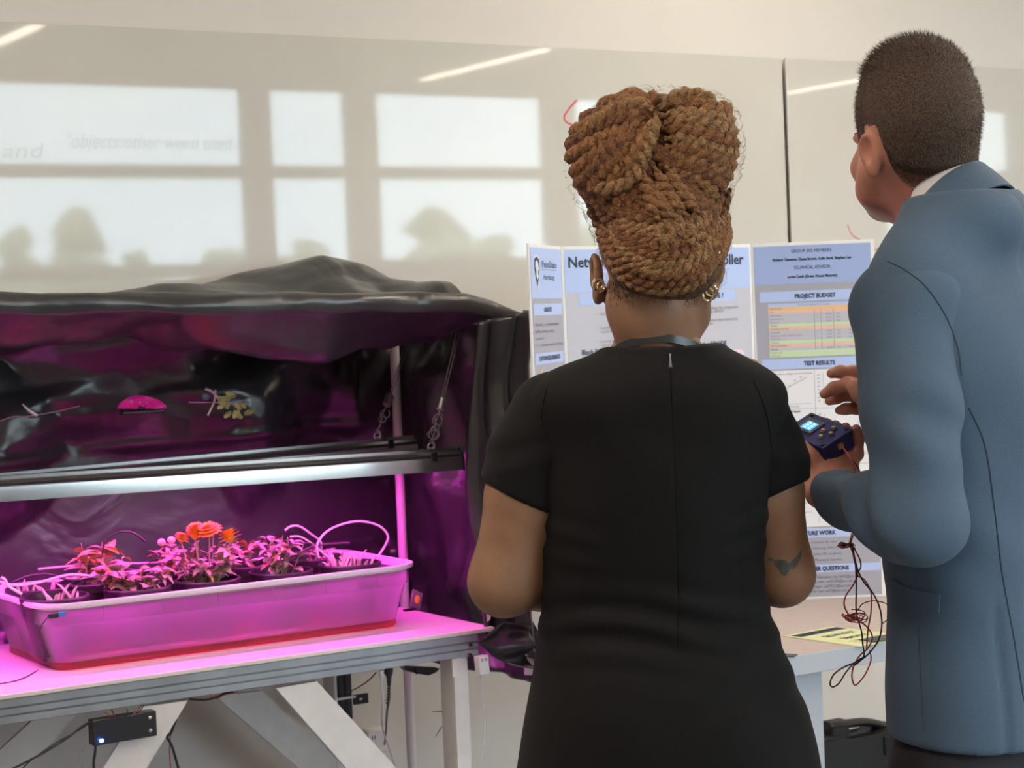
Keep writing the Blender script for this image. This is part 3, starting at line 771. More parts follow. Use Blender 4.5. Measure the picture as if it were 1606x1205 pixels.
def shoots(th, rnd, n, hgt, spread=.05):
    top = PH-.026
    for k in range(n):
        a = rnd.random()*6.283; q = spread*math.sqrt(rnd.random()); an = rnd.random()*6.283; ln = rnd.uniform(.1, .9)
        b = Vector((q*math.cos(a), q*math.sin(a), top)); h = hgt*(.5+.6*rnd.random())
        d = Vector((math.cos(an), math.sin(an), 0))*h*ln
        obj('shoot', MB().tube([b, b+d*.3+Vector((0, 0, h*.45)), b+d*.75+Vector((0, 0, h*.85)), b+d*1.05+Vector((0, 0, h))], [.0032, .0034, .0028, .0008], 6), M_shoot, th, local=True)
    for k in range(3):
        obj('perlite', MB().sphere((rnd.uniform(-.04, .04), rnd.uniform(-.05, .0), top+.003), .004+.004*rnd.random(), 1), M_pebble, th, local=True)
rnd = random.Random(3)
pA = pot(85, 925, 'potted plant with thin pale shoots at the left end of the bin'); shoots(pA, rnd, 8, .05)
pB = pot(215, 910, 'leafy potted plant with small leaves, second pot from the left end of the bin'); bush(pB, rnd, 13, .062, 105, .030, .065, (.012, -.0), .12)
bush(pB, rnd, 6, .09, 34, .040, .04, (-.04, .03), .3)
pC = pot(325, 903, 'bushy potted marigold with orange flowers in the middle of the bin')
bush(pC, rnd, 22, .105, 235, .029, .085, (0, .01), .08, [(-.018, .02, .122, .024), (.010, .0, .128, .027), (.052, -.02, .112, .026), (-.048, .03, .116, .018), (.035, .035, .128, .021), (-.004, .045, .130, .022)])
pD = pot(440, 888, 'leafy upright potted plant right of the orange marigold'); bush(pD, rnd, 11, .115, 110, .029, .06, (.0, .0), .06)
pE = pot(548, 878, 'potted plant with many short pale shoots at the right end of the bin'); shoots(pE, rnd, 26, .05, .06)
# back row
pF = pot(60, 896, 'rear potted plant with a few curved shoots, behind the left end pot', y=4.398); shoots(pF, rnd, 7, .05)
pG = pot(140, 880, 'rear leafy potted plant with broad reddish leaves at the left of the bin', y=4.398); bush(pG, rnd, 11, .115, 85, .046, .06, (.0, -.02), .3)
pH = pot(262, 880, 'rear potted plant with white buds, behind the left edge of the marigold', y=4.398)
bush(pH, rnd, 11, .095, 100, .031, .065, (0, -.01), .1)
for bxx, bzz in ((-.02, .095), (.005, .098)): obj('bud', MB().sphere((bxx, -.02, PH-.02+bzz), .010, 2, (1, 1, .9)), M_pebble, pH, local=True)
pI = pot(380, 872, 'rear leafy potted plant behind the marigold', y=4.398); bush(pI, rnd, 10, .095, 100, .030, .065)
pJ = pot(492, 866, 'rear potted plant with sparse leaves, behind the right pots', y=4.398); bush(pJ, rnd, 4, .045, 22, .022, .05)

# irrigation tubes, sensor lead, packet
M_tube = new_mat('pale_silicone_tube', (.72, .66, .66), .35)
M_tubeb = new_mat('black_irrigation_tube', (.02, .02, .02), .4)
def tubing(name, pts, y, r, mat, label, cat='tube', grp='irrigation tubes'):
    q = [at_y(p[0], p[1], y if len(p) < 3 else p[2]) for p in pts]
    o = obj(name, MB().tube(bez(q, 40), r, 7), mat); tag(o, label, cat, grp); return o
tubing('irrigation_tube', [(500, 876), (497, 856), (510, 836), (535, 823), (565, 818), (594, 825), (608, 840), (604, 856), (592, 874)], 4.23, .0027, M_tube, 'largest pale tube looping over the right end of the bin')
tubing('irrigation_tube', [(447, 832), (456, 826), (470, 826), (488, 838), (503, 850), (504, 866)], 4.27, .0024, M_tube, 'pale arched tube left of the largest loop')
tubing('irrigation_tube', [(455, 842), (470, 842), (485, 850), (498, 860), (512, 874)], 4.24, .0022, M_tube, 'pale tube just under the arched tube, leading to the right end pot')
tubing('irrigation_tube', [(470, 868), (490, 858), (515, 854), (548, 852)], 4.26, .0028, M_tubeb, 'short dark tube lying over the right end pots')
tubing('irrigation_tube', [(160, 872), (165, 850), (178, 838), (196, 834), (212, 838), (228, 850)], 4.34, .0026, M_tubeb, 'dark arched tube above the left plants')
tubing('irrigation_tube', [(-20, 906), (20, 918), (60, 914), (110, 902), (160, 906)], 4.25, .0030, M_tube, 'pale tube lying across the left end pot')
tubing('irrigation_tube', [(20, 914), (45, 904), (75, 901), (110, 910), (150, 907), (190, 905)], 4.29, .0028, M_tubeb, 'dark tube snaking across the left pots')
tubing('irrigation_tube', [(2, 906), (8, 910), (14, 920), (34, 932)], 4.2, .0034, M_tube, 'thick short pale tube at the far left of the bin')
tubing('irrigation_tube', [(60, 893), (140, 886), (220, 884), (300, 880)], 4.45, .0026, M_tube, 'pale feeder tube along the back of the bin')
tubing('irrigation_tube', [(380, 878), (420, 872), (470, 866), (520, 868)], 4.44, .0026, M_tubeb, 'dark feeder tube along the back right of the bin')
fy = byy0-.0315
c = at_y(86, 965, fy)
sn = thing('usb_plug', 'small black and blue cable plug clipped to the front of the bin', 'plug', (c.x, fy, c.z))
obj('plug_body', MB().box((c.x-.016, fy-.008, c.z-.006), (c.x+.006, fy, c.z+.005), .0015), M_black, sn)
obj('blue_tip', MB().box((c.x+.0062, fy-.007, c.z-.004), (c.x+.022, fy-.001, c.z+.006), .001), new_mat('blue_plastic', (.04, .22, .6), .4), sn)
lead = [at_y(76, 967, fy-.004), at_y(66, 980, fy-.006), at_y(61, 1000, fy-.004), at_y(66, 1020, fy-.01), at_z(67, 1042, TZ+.002), at_z(52, 1056, TZ+.0018), at_z(25, 1068, TZ+.0018), at_z(-20, 1076, TZ+.0018)]
obj('lead', MB().tube(bez(lead, 40), .0013, 6), M_black, sn)
M_clear = new_mat('clear_blister_plastic', (.55, .5, .52), .12, trans=.6)
pk = at_z(645, 958, TZ)
pk_t = thing('blister_packet', 'small clear plastic packet leaning on the sheet beside the right end of the bin', 'packet', (pk.x, pk.y, TZ))
px_ = Matrix.Translation((pk.x+.015, pk.y+.01, TZ+.001)) @ Matrix.Rotation(R_(28), 4, 'Y') @ Matrix.Rotation(R_(-20), 4, 'X')
obj('shell', MB().box((-.016, -.002, 0), (.016, .004, .05), .0015, px_), M_clear, pk_t)
obj('insert', MB().sphere((0, 0, 0), .008, 2, (1, .3, 1.5), px_ @ Matrix.Translation((0, -.004, .026))), M_petal, pk_t)
obj('base_strip', MB().box((pk.x-.022, pk.y-.006, TZ+.0005), (pk.x+.012, pk.y+.004, TZ+.006), .001), M_black, pk_t)
# ================================================================ things under and beside the grow table
M_blackbox = new_mat('black_acrylic', (.018, .018, .022), .3)
M_cable = new_mat('black_cable', (.02, .02, .022), .45)
M_wcable = new_mat('white_cable', (.62, .62, .64), .45)
M_redw = new_mat('red_wire', (.38, .03, .03), .4)
yb_ = TY0+.001
cb = at_y(196, 1143, yb_-.016)
ctl = thing('led_controller', 'black control box with a glowing blue light on the table brace', 'controller', (cb.x, yb_, cb.z))
q = [at_y(x, y, yb_-.018) for x, y in ((145, 1131), (245, 1115), (246, 1155), (147, 1171))]
ux = (q[1]-q[0]).normalized(); uz = (q[0]-q[3]).normalized()
wd, ht = (q[1]-q[0]).length, (q[0]-q[3]).length
Mc = frame_M(q[3], ux, Vector((0, 1, 0)), uz)
obj('case', MB().box((0, 0, 0), (wd, .0285, ht), .0015, Mc), M_blackbox, ctl)
for zz in (.25, .76):
    obj('screw', MB().sphere((0, 0, 0), .004, 2, (1, .5, 1), Mc @ Matrix.Translation((wd*.895, 0, ht*zz))), M_steel, ctl)
obj('indicator', MB().sphere((0, 0, 0), .0045, 2, (1.1, .5, .9), Mc @ Matrix.Translation((wd*.125, -.0005, ht*.17))), new_mat('blue_led', (.2, .4, 1), .3, emit=(.10, .28, 1.0), estr=14), ctl)
led = bpy.data.lights.new('indicator_glow', 'POINT'); led.energy = .012; led.color = (.08, .2, 1); led.shadow_soft_size = .004
lo = bpy.data.objects.new('indicator_glow', led); COL.objects.link(lo); lo.location = Mc @ Vector((wd*.125, -.012, ht*.17))
def cable(pts, r, mat, label, name='cable', cat='cable', grp=None, par=None, seg=6):
    q = [p if isinstance(p, Vector) else at_y(p[0], p[1], p[2]) for p in pts]
    o = obj(name, MB().tube(bez(q, 30), r, seg), mat, par)
    if par is None: tag(o, label, cat, grp)
    return o
cable([(143, 1132, 3.955), (128, 1140, 3.95), (108, 1156, 3.95), (70, 1180, 3.95), (20, 1206, 3.96), (-20, 1222, 3.96)], .0024, M_cable, '', par=ctl)
cable([(143, 1133, 3.953), (120, 1148, 3.95), (90, 1164, 3.95), (50, 1192, 3.95), (30, 1212, 3.96)], .0014, M_cable, '', par=ctl)
for k, (a, b_, mm) in enumerate((((176, 1126), (165, 1118), M_redw), ((180, 1126), (175, 1114), M_redw), ((205, 1122), (222, 1106), M_redw), ((210, 1121), (226, 1105), M_cable), ((198, 1123), (199, 1112), M_cable))):
    cable([(a[0], a[1], 3.947), ((a[0]+b_[0])/2+2, (a[1]+b_[1])/2+2, 3.945), (b_[0], b_[1], 3.968)], .0010, mm, '', name='wire', par=ctl)
cable([(150, 1170, 3.952), (149, 1182, 3.95), (147, 1196, 3.955), (148, 1220, 3.96)], .0028, M_cable, '', par=ctl)
cable([(297, 1097, 3.99), (320, 1098, 3.985), (340, 1094, 3.985), (352, 1088, 3.985), (366, 1086, 3.99)], .0026, M_cable, 'short black and red wire loop under the table rail', grp='wires under the grow table')
cable([(330, 1092, 3.984), (340, 1096, 3.982), (352, 1090, 3.984), (372, 1085, 3.99)], .0012, M_redw, 'thin red wire under the table rail', grp='wires under the grow table')
cable([(276, 1128, 4.02), (268, 1150, 4.02), (262, 1156, 4.02), (270, 1172, 4.02), (281, 1210, 4.02)], .0030, M_cable, 'thick black cable hanging behind the left brace', grp='wires under the grow table')
cable([(272, 1128, 4.03), (266, 1170, 4.03), (268, 1212, 4.03)], .0011, M_redw, 'thin reddish wire hanging behind the left brace', grp='wires under the grow table')
cable([(134, 1120, 4.3), (136, 1160, 4.3), (128, 1190, 4.3), (132, 1215, 4.3)], .0014, M_wcable, 'thin pale wire hanging left of the control box', grp='wires under the grow table')
# power adapter strapped to the wall-side pole, bracket, wall socket
y4 = 4.68
ap = thing('power_adapter', 'upright black power adapter hanging behind the right brace', 'power adapter', at_y(537, 1095, y4))
m = MB(); a_, b_ = at_y(519, 1066, y4), at_y(555, 1130, y4)
m.box((a_.x, y4, b_.z), (b_.x, y4+.05, a_.z+.02), .005)
obj('body', m, M_black, ap)
obj('rib', MB().box((a_.x+.02, y4-.003, b_.z+.004), (a_.x+.032, y4, a_.z+.015), .001).box((a_.x+.04, y4-.003, b_.z+.004), (a_.x+.052, y4, a_.z+.015), .001), M_blackbox, ap)
t0, t1 = at_y(519, 1099, y4-.004), at_y(556, 1098, y4-.004)
obj('strap', MB().box((t0.x-.002, y4-.0045, t0.z-.003), (t1.x+.004, y4-.0032, t0.z+.003)), M_steel, ap, smooth=False)
t2, t3 = at_y(555, 1091, y4), at_y(579, 1103, y4)
obj('tab', MB().box((t2.x, y4+.002, t3.z), (t3.x, y4+.008, t2.z), .001), M_blackbox, ap)
u0 = at_y(566, 1097, y4-.001); obj('tab_screw', MB().sphere(u0, .004, 1, (1.4, .5, .8)), M_steel, ap)
cable([(538, 1130, 4.69), (552, 1140, 4.69), (556, 1160, 4.69), (554, 1208, 4.69)], .006, M_cable, '', par=ap)
# outlet on the wall
s0, s1 = at_y(574, 1146, WY-.03), at_y(609, 1180, WY-.03)
so_ = thing('power_socket', 'white double socket box on the wall under the grow table', 'socket', ((s0.x+s1.x)/2, WY, (s0.z+s1.z)/2))
obj('box', MB().box((s0.x, WY-.030, s1.z), (s1.x, WY-.0005, s0.z), .004), M_white_pl, so_)
obj('cover_plate', MB().box((s0.x+.004, WY-.034, s1.z+.004), (s1.x-.004, WY-.0302, s0.z-.004), .0015), M_white_pl, so_)
for fz in (.30, .68):
    for fx in (.25, .38):
        xx = s0.x+(s1.x-s0.x)*fx; zz = s1.z+(s0.z-s1.z)*fz
        obj('slot', MB().box((xx-.0015, WY-.0346, zz-.005), (xx+.0015, WY-.0338, zz+.005)), M_black, so_, smooth=False)
# plug with long black cord
yc = 4.02
pl = thing('power_plug', 'black plug with ribbed cord hanging under the table rail near the right leg', 'plug', at_y(609, 1055, yc))
obj('plug_head', MB().tube([at_y(610, 1048, yc), at_y(609, 1056, yc), at_y(610, 1062, yc), at_y(610, 1076, yc)], [.010, .0105, .006, .0045], 12), M_black, pl)
cable([(610, 1076, yc), (610, 1098, yc), (607, 1116, yc+.05), (605, 1150, 4.5), (603, 1168, 4.8)], .0028, M_cable, '', par=pl)
for k in range(6):
    c_ = at_y(610-.4*k, 1080+k*4.6, yc); obj('cord_ridge', MB().tube([c_+Vector((0, 0, .002)), c_-Vector((0, 0, .002))], .0042, 8), M_black, pl)
wc = thing('white_power_lead', 'white cord with a small plug hanging left of the black plug', 'power lead', at_y(598, 1055, yc))
obj('plug_head', MB().tube([at_y(597, 1052, yc), at_y(598, 1060, yc), at_y(598, 1066, yc)], [.006, .006, .004], 10), M_white_pl, wc)
cable([(598, 1066, yc), (600, 1100, yc), (599, 1130, 4.1), (602, 1150, 4.4), (612, 1178, 4.7), (622, 1210, 4.72)], .0022, M_wcable, '', par=wc)
cable([(590, 1055, 4.1), (580, 1066, 4.12), (566, 1076, 4.2), (553, 1083, 4.3), (545, 1086, 4.5)], .0016, M_cable, 'thin black wire sagging from the rail to the black adapter')
ps = thing('velcro_bundle', 'flat dark bundle tucked under the table rail left of the right leg', 'cable bundle', at_y(660, 1050, 4.1))
obj('wrap', MB().poly([at_y(x, y, 4.10) for x, y in ((632, 1046), (690, 1049), (684, 1055), (672, 1060), (655, 1057), (642, 1054))], .03, (0, 1, 0)), M_black, ps, smooth=False)
obj('tie', MB().box(at_y(653, 1058, 4.096), at_y(658, 1046, 4.0995)), M_cable, ps, smooth=False)
for k, (pa, pb) in enumerate((((678, 1116), (693, 1116)), ((683, 1156), (693, 1140)))):
    o = obj('zip_tie', MB().tube([at_y(pa[0], pa[1], 3.99), at_y(pb[0], pb[1], 4.0)], [.0008, .0013], 5), M_cable)
    tag(o, ('upper' if k == 0 else 'lower') + ' thin black cable tie sticking out from the right table leg', 'cable tie')
# pink-lit charger hanging at the corner, with white cord
pg = at_y(757, 1043, 3.93)
ch = thing('usb_charger', 'small white charger plug lit pink, dangling at the table corner', 'charger', pg)
Mg = Matrix.Translation(pg) @ Matrix.Rotation(R_(-4), 4, 'Y')
obj('body', MB().box((-.0135, -.008, -.022), (.0135, .016, .022), .003, Mg, 2), M_white_pl, ch)
for dx in (-.006, .005):
    obj('prong', MB().box((dx-.0012, -.016, .010), (dx+.0012, -.007, .017), .0004, Mg), M_alu, ch)
obj('cap', MB().box((-.010, -.006, -.027), (.010, .012, -.0222), .002, Mg), M_white_pl, ch)
cable([(754, 1061, 3.935), (756, 1090, 3.94), (761, 1120, 3.94), (761, 1150, 3.94), (758, 1180, 3.94), (754, 1210, 3.94)], .0018, M_wcable, '', par=ch)
# strands of packing tape glinting by the tent edge
o = obj('tape_strip', MB().poly([at_y(x, y, 3.95) for x, y in ((762, 942), (767, 946), (771, 944), (769, 972), (764, 976))], .0008, (0, 1, 0)), new_mat('clear_tape', (.8, .7, .8), .2), smooth=False)
tag(o, 'strip of clear tape glinting pink at the curtain foot', 'tape')
# ================================================================ desk with the poster
M_desktop = new_mat('beige_laminate', (.50, .41, .365), .45, var=.05, vscale=30)
M_deskedge = new_mat('pale_grey_edging', (.46, .50, .55), .4)
DZ, DY0, DY1, DX0, DX1 = .735, 3.262, 3.966, 2.572, 4.45
dk = thing('display_desk', 'beige topped desk with a pale grey edge under the folding poster', 'desk', ((DX0+DX1)/2, (DY0+DY1)/2, 0))
obj('desktop', MB().box((DX0, DY0+.004, DZ-.042), (DX1, DY1, DZ), .002), M_desktop, dk, smooth=False)
obj('edge_band', MB().box((DX0, DY0, DZ-.043), (DX1, DY0+.0038, DZ+.0004), .001), M_deskedge, dk, smooth=False)
for xx in (DX0+.20, DX1-.25):
    obj('panel_leg', MB().box((xx, DY0+.06, 0), (xx+.11, DY0+.10, DZ-.0425), .003), M_deskedge, dk, smooth=False)
    obj('panel_leg', MB().box((xx, DY1-.08, 0), (xx+.11, DY1-.04, DZ-.0425), .003), M_deskedge, dk, smooth=False)
# ---- tri-fold poster
M_foam = new_mat('white_foam_board', (.86, .86, .86), .6)
M_pg = new_mat('poster_grey_print', (.40, .40, .47), .45)
M_pg2 = new_mat('poster_light_grey_print', (.56, .56, .63), .45)
M_pb = new_mat('poster_blue_print', (.36, .46, .76), .45)
M_pb2 = new_mat('poster_light_blue_print', (.48, .60, .92), .45)
M_ink = new_mat('dark_ink', (.02, .025, .06), .5)
M_ink2 = new_mat('grey_ink', (.14, .14, .17), .5)
M_pw = new_mat('white_print', (.84, .84, .87), .5)
M_org = new_mat('orange_print', (.90, .55, .25), .5); M_sal = new_mat('salmon_print', (.86, .55, .45), .5)
M_grn = new_mat('green_print', (.60, .76, .48), .5); M_pink = new_mat('pink_print', (.86, .66, .74), .5)
M_dgrn = new_mat('strong_green_print', (.05, .40, .10), .5); M_dblu = new_mat('strong_blue_print', (.10, .16, .62), .5)
M_chb = new_mat('chart_blue_print', (.12, .3, .7), .5); M_navy = new_mat('navy_print', (.012, .03, .10), .5)
PHT = .914
Q = [Vector((2.376, 3.668, DZ+.0006)), Vector((2.600, 3.874, DZ+.0006)), Vector((3.220, 3.930, DZ+.0006)), Vector((3.484, 3.760, DZ+.0006))]
po = thing('trifold_poster', 'white edged folding project poster with blue headings standing on the desk', 'poster', (Q[1]+Q[2])/2)
class Panel:
    def __init__(s, a, b, th=.005):
        s.W = (b-a).length; ux = (b-a).normalized(); nz = ux.cross(Vector((0, 0, 1))).normalized()   # towards the viewer
        s.M = frame_M(a + Vector((0, 0, PHT)), ux, Vector((0, 0, 1)), nz)     # local: x right, y up from the TOP edge, z out
        m = MB().box((.0006, -PHT, -th), (s.W-.0006, 0, 0), .0006, s.M)
        s.o = obj('panel', m, M_foam, po, smooth=False)
        s.k = 0
    def rect(s, name, x0, d0, x1, d1, mat, lift=.0006, r=0):
        if r:
            pts = rrect(x0, -d1, x1, -d0, r, 4)
        else: pts = [(x0, -d1), (x1, -d1), (x1, -d0), (x0, -d0)]
        m = MB().poly([s.M @ Vector((x, y, lift)) for x, y in pts])
        return obj(name, m, mat, s.o, smooth=False)
    def text(s, body, x, d, size, mat=None, align='CENTER', width=None, bold=0.0, lift=.0016, spacing=1.0, name='lettering'):
        me = text_mesh(body, size, width, bold, align, 1.0, spacing)
        me.transform(s.M @ Matrix.Translation((x, -d-size*.36, lift)))
        return obj(name, me, mat or M_ink, s.o, smooth=False)
    def line(s, x0, d0, x1, d1, w, mat, lift=.0015, name='printed_line'):
        a, b = Vector((x0, -d0, lift)), Vector((x1, -d1, lift)); n = (b-a).cross(Vector((0, 0, 1))).normalized()*w*.5
        return obj(name, MB().poly([s.M @ p for p in (a-n, b-n, b+n, a+n)]), mat, s.o, smooth=False)
PL, PC, PR = Panel(Q[0], Q[1]), Panel(Q[1], Q[2]), Panel(Q[2], Q[3])
# right wing
P = PR; Wd = P.W
P.rect('print_sheet', .006, .008, Wd-.010, PHT-.006, M_pg)
P.rect('header_block', .006, .008, Wd-.010, .106, M_pb, .0009)
cx = Wd*.49
P.text('GROUP 305 MEMBERS:', cx, .022, .0125, M_ink, width=.104)
P.text('Richard Clements, Chase Brown, Colin Segel, Stephen Lee', cx, .043, .0095, M_ink, width=.200, bold=.0004)
P.text('TECHNICAL ADVISOR:', cx, .064, .0125, M_ink, width=.095)
P.text('Logan Cook (Green House Manager)', cx, .087, .0095, M_ink, width=.126, bold=.0004)
P.rect('heading_bar', .018, .124, Wd-.012, .150, M_pb2, .0009)
P.text('PROJECT BUDGET', cx+.005, .137, .0150, M_ink, width=.104, bold=.0006)
P.rect('budget_table', .038, .155, Wd-.020, .292, M_pg2, .0010)
rows = ['b', 'o', 's', 'g', 'g', 'g', 'e', 's', 'g', 'g', 'g', 'e', 's', 'g', 'e', 'e']
rh = (.292-.155)/len(rows); tx0, tx1 = .038, Wd-.020
rowt = ['Item', 'GROW ROOT', 'Case', 'Power Supply', 'Moisture Sensor', 'Total Cost', 'GRODE', 'Wi-Fi Microcontroller', 'Grow Light', 'Printed Circuit Board (PCB) and Parts', 'Total Cost', 'Prototype', '3D Printer Filament', 'Shipping', 'Project Total', 'Total Cost']
for k, c_ in enumerate(rows):
    d0 = .155+k*rh
    P.rect('table_row', tx0, d0, tx1, d0+rh*.96, {'b': M_pb2, 'o': M_org, 's': M_sal, 'g': M_pg2, 'e': M_grn}[c_], .0013)
    if k >= 1: P.text(rowt[k], tx0+.004, d0+rh*.52, .0052, M_ink2, 'LEFT', lift=.0019)
    if c_ == 'g':
        for xx, tx_ in ((.160, '1'), (.185, '$18.25'), (.212, '$3.4'), (.242, '$21.65')):
            P.text(tx_, xx, d0+rh*.5, .0050, M_ink2, 'LEFT', lift=.0019)
P.text('Total Cost for Building Two Prototypes', cx, .155+rh*.5, .0052, M_ink2, lift=.0019)
for xx in (.155, .172, .204): P.line(xx, .155+2*rh, xx, .155+14*rh, .0007, M_ink2, .0019)
P.rect('heading_bar', .018, .296, Wd-.012, .322, M_pb2, .0009)
P.text('TEST RESULTS', cx+.01, .309, .0150, M_ink, width=.080, bold=.0006)
P.rect('chart_sheet', .018, .326, Wd-.012, .728, M_pw, .0009)
P.text('Soil moisture vs. Digital Counts for Result', .090, .334, .0064, M_ink2)
P.line(.150, .328, .150, .72, .0007, M_ink2); P.line(.025, .425, Wd-.02, .425, .0006, M_ink2); P.line(.025, .545, Wd-.02, .545, .0006, M_ink2)
P.line(.030, .395, .130, .345, .0010, M_ink2); P.line(.032, .345, .032, .412, .0006, M_ink2); P.line(.032, .412, .140, .412, .0006, M_ink2)
for x_, d_, t_ in ((.060, .385, '38'), (.085, .365, '72'), (.115, .344, '98'), (.10, .352, '98'), (.078, .379, '58')): P.text(t_, x_, d_, .0058, M_ink2)
P.text('Soil Moisture (g)', .09, .418, .0056, M_ink2); P.text('Current Flow vs Soil Result', .075, .431, .0064, M_ink, bold=.0003)
for k in range(8):
    P.text('%d' % (90-10*k), .160, .340+k*.0095, .0056, M_ink2); P.text('%d' % (250-30*k), .160, .440+k*.011, .0056, M_ink2)
P.line(.172, .335, .172, .414, .0006, M_ink2); P.line(.172, .414, .285, .414, .0006, M_ink2); P.line(.175, .40, .28, .345, .0009, M_chb)
P.line(.035, .530, .14, .445, .0009, M_chb); P.line(.035, .54, .14, .54, .0006, M_ink2); P.line(.035, .44, .035, .54, .0006, M_ink2)
P.line(.175, .53, .28, .45, .0009, M_chb); P.line(.172, .54, .285, .54, .0006, M_ink2); P.line(.172, .44, .172, .54, .0006, M_ink2)
for k in range(6): P.line(.03, .57+k*.024, .13, .57+k*.024, .0008, M_ink2); P.line(.17, .57+k*.024, .28, .57+k*.024, .0008, M_ink2)
P.rect('heading_bar', .018, .732, Wd-.012, .756, M_pb2, .0009)
P.text('FUTURE WORK', cx-.01, .744, .0150, M_ink, width=.094, bold=.0006)
for k, s_ in enumerate(('• Adding sensors to the network, for data', '• Size reduction by condensing GROOT', '• Adding remote software, either PC or phone.', '• Adding more sensors. (Moisture Sensor)')):
    P.text(s_, .034, .768+k*.0152, .0088, M_ink2, 'LEFT', width=.158+.012*(k > 0))
P.rect('heading_bar', .018, .826, Wd-.012, .846, M_pb2, .0009)
P.text('FURTHER QUESTIONS', cx+.005, .836, .0145, M_ink, width=.124, bold=.0006)
for k, s_ in enumerate(('Richard Clements: rac1645@psu.edu', 'Chase Brown: crb5145@psu.edu', 'Colin Segel: cjs5921@psu.edu', 'Stephen Lee: sxl7@psu.edu')):
    P.text(s_, .105, .858+k*.0118, .0105, M_ink2, 'LEFT', width=(.146, .126, .120, .110)[k])
# centre panel
P = PC; Wd = P.W
P.rect('print_sheet', .008, .008, Wd-.008, PHT-.006, M_pg2)
P.rect('header_block', .008, .008, Wd-.008, .110, M_pb2, .0009)
P.text('Networked Greenhouse Controller', .018, .037, .036, M_ink, 'LEFT', width=.574, bold=.0009)
P.rect('heading_bar', .048, .113, .300, .142, M_pb2, .0009); P.text('What is GROW ROOT ?', .174, .127, .0165, M_ink, width=.16, bold=.0006)
P.rect('heading_bar', .320, .113, .562, .142, M_pb2, .0009); P.text('What is GRODE ?', .452, .127, .0165, M_ink, width=.135, bold=.0006)
for s_, x_, d_ in (('•  “GROW ROOT”', .098, .163), ('•  Considered the\n    master board', .100, .196), ('•  Controls the\n    network', .100, .228), ('•  Receives/follows the configuration\n    sent by the GROOT', .425, .158), ('•  Returns sensor data recorded by\n    peripherals', .425, .188)):
    P.text(s_, x_, d_, .0098, M_ink2, 'LEFT', spacing=.9)
P.text('Block Diagram of the GROW ROOT', .050, .252, .0170, M_ink, 'LEFT', width=.25, bold=.0005)
P.text('Block Diagram of the GRODE', .318, .248, .0170, M_ink, 'LEFT', width=.205, bold=.0005)
P.rect('diagram_box', .055, .270, .300, .47, M_pink, .0011, .015); P.rect('diagram_box', .325, .266, .585, .47, M_pink, .0011, .015)
P.rect('diagram_node', .062, .276, .110, .31, M_dblu, .0015, .012); P.rect('diagram_node', .48, .277, .545, .31, M_dgrn, .0015, .014)
P.text('Sensor Nodes', .47, .270, .0062, M_ink2)
for bx_ in (.07, .17, .34, .44): P.rect('diagram_node', bx_, .35, bx_+.07, .40, M_pb2, .0015, .008)
P.rect('heading_bar', .048, .50, .562, .527, M_pb2, .0009); P.text('System Overview', .305, .513, .0165, M_ink, bold=.0006)
P.rect('chart_sheet', .06, .54, .55, .86, M_pw, .0009)
# left wing
P = PL; Wd = P.W
P.rect('print_sheet', .010, .008, Wd-.006, PHT-.006, M_pg)
P.rect('header_block', .010, .008, Wd-.006, .122, M_pb2, .0009)
sh = [(.038, .030), (.062, .024), (.088, .030), (.090, .058), (.080, .082), (.064, .108), (.048, .084), (.037, .058)]
obj('shield_emblem', MB().poly([P.M @ Vector((x_, -d_, .0012)) for x_, d_ in sh]), M_pw, P.o, smooth=False)
sh2 = [(.041+(x_-.064)*.0+ (x_-.041)*.88+.002, .030+(d_-.03)*.82+.003) for x_, d_ in sh]
obj('shield_emblem', MB().poly([P.M @ Vector((x_, -d_, .0015)) for x_, d_ in sh2]), M_navy, P.o, smooth=False)
obj('shield_figure', MB().poly([P.M @ Vector((x_, -d_, .0018)) for x_, d_ in ((.050, .040), (.062, .036), (.074, .042), (.078, .056), (.070, .062), (.074, .074), (.062, .080), (.054, .070), (.056, .060), (.048, .052))]), M_pw, P.o, smooth=False)
P.text('PennState', .108, .044, .022, M_navy, 'LEFT', width=.140)
P.line(.108, .057, .248, .057, .0008, M_navy)
P.text('Harrisburg', .120, .073, .018, M_navy, 'LEFT', width=.100)
P.rect('heading_bar', .020, .134, Wd-.018, .160, M_pb2, .0009); P.text('GROOTS', .150, .147, .0145, M_ink, width=.075, bold=.0005)
for k, s_ in enumerate(('Sensors      communicate', 'effectively with', 'custom', '      Serial networking')): P.text(s_, .030, .180+k*.0155, .0105, M_ink2, 'LEFT', width=(.22, .17, .07, .20)[k])
P.rect('heading_bar', .020, .245, Wd-.018, .270, M_pb2, .0009); P.text('CUSTOM REQUIREMENTS', .150, .257, .0140, M_ink, width=.20, bold=.0004)
for bx_, ca, cb_ in ((.070, M_org, M_sal), (.205, M_org, M_chb)):
    P.line(bx_-.030, .345, bx_-.004, .284, .012, ca); P.line(bx_-.004, .284, bx_+.030, .345, .012, cb_)
    for k in range(4): P.line(bx_-.02, .322+k*.008, bx_+.02, .322+k*.008, .002, M_ink2, .0019)
P.rect('heading_bar', .020, .40, Wd-.018, .425, M_pb2, .0009); P.text('DESIGN', .150, .412, .0140, M_ink, bold=.0004)
P.rect('chart_sheet', .025, .44, Wd-.02, .84, M_pw, .0009)
# ---- leaflet, card on the desk
M_lft = new_mat('yellow_green_paper', (.66, .70, .38), .8)
c4 = [at_z(x, y, DZ+.0006) for x, y in ((1228, 998), (1325, 1020), (1430, 1006), (1307, 983))]
ux = (c4[1]-c4[0]).normalized(); uy = Vector((0, 0, 1)).cross(ux)
pw, ph_ = .216, .279
Lc = (c4[0]+c4[1]+c4[2]+c4[3])/4
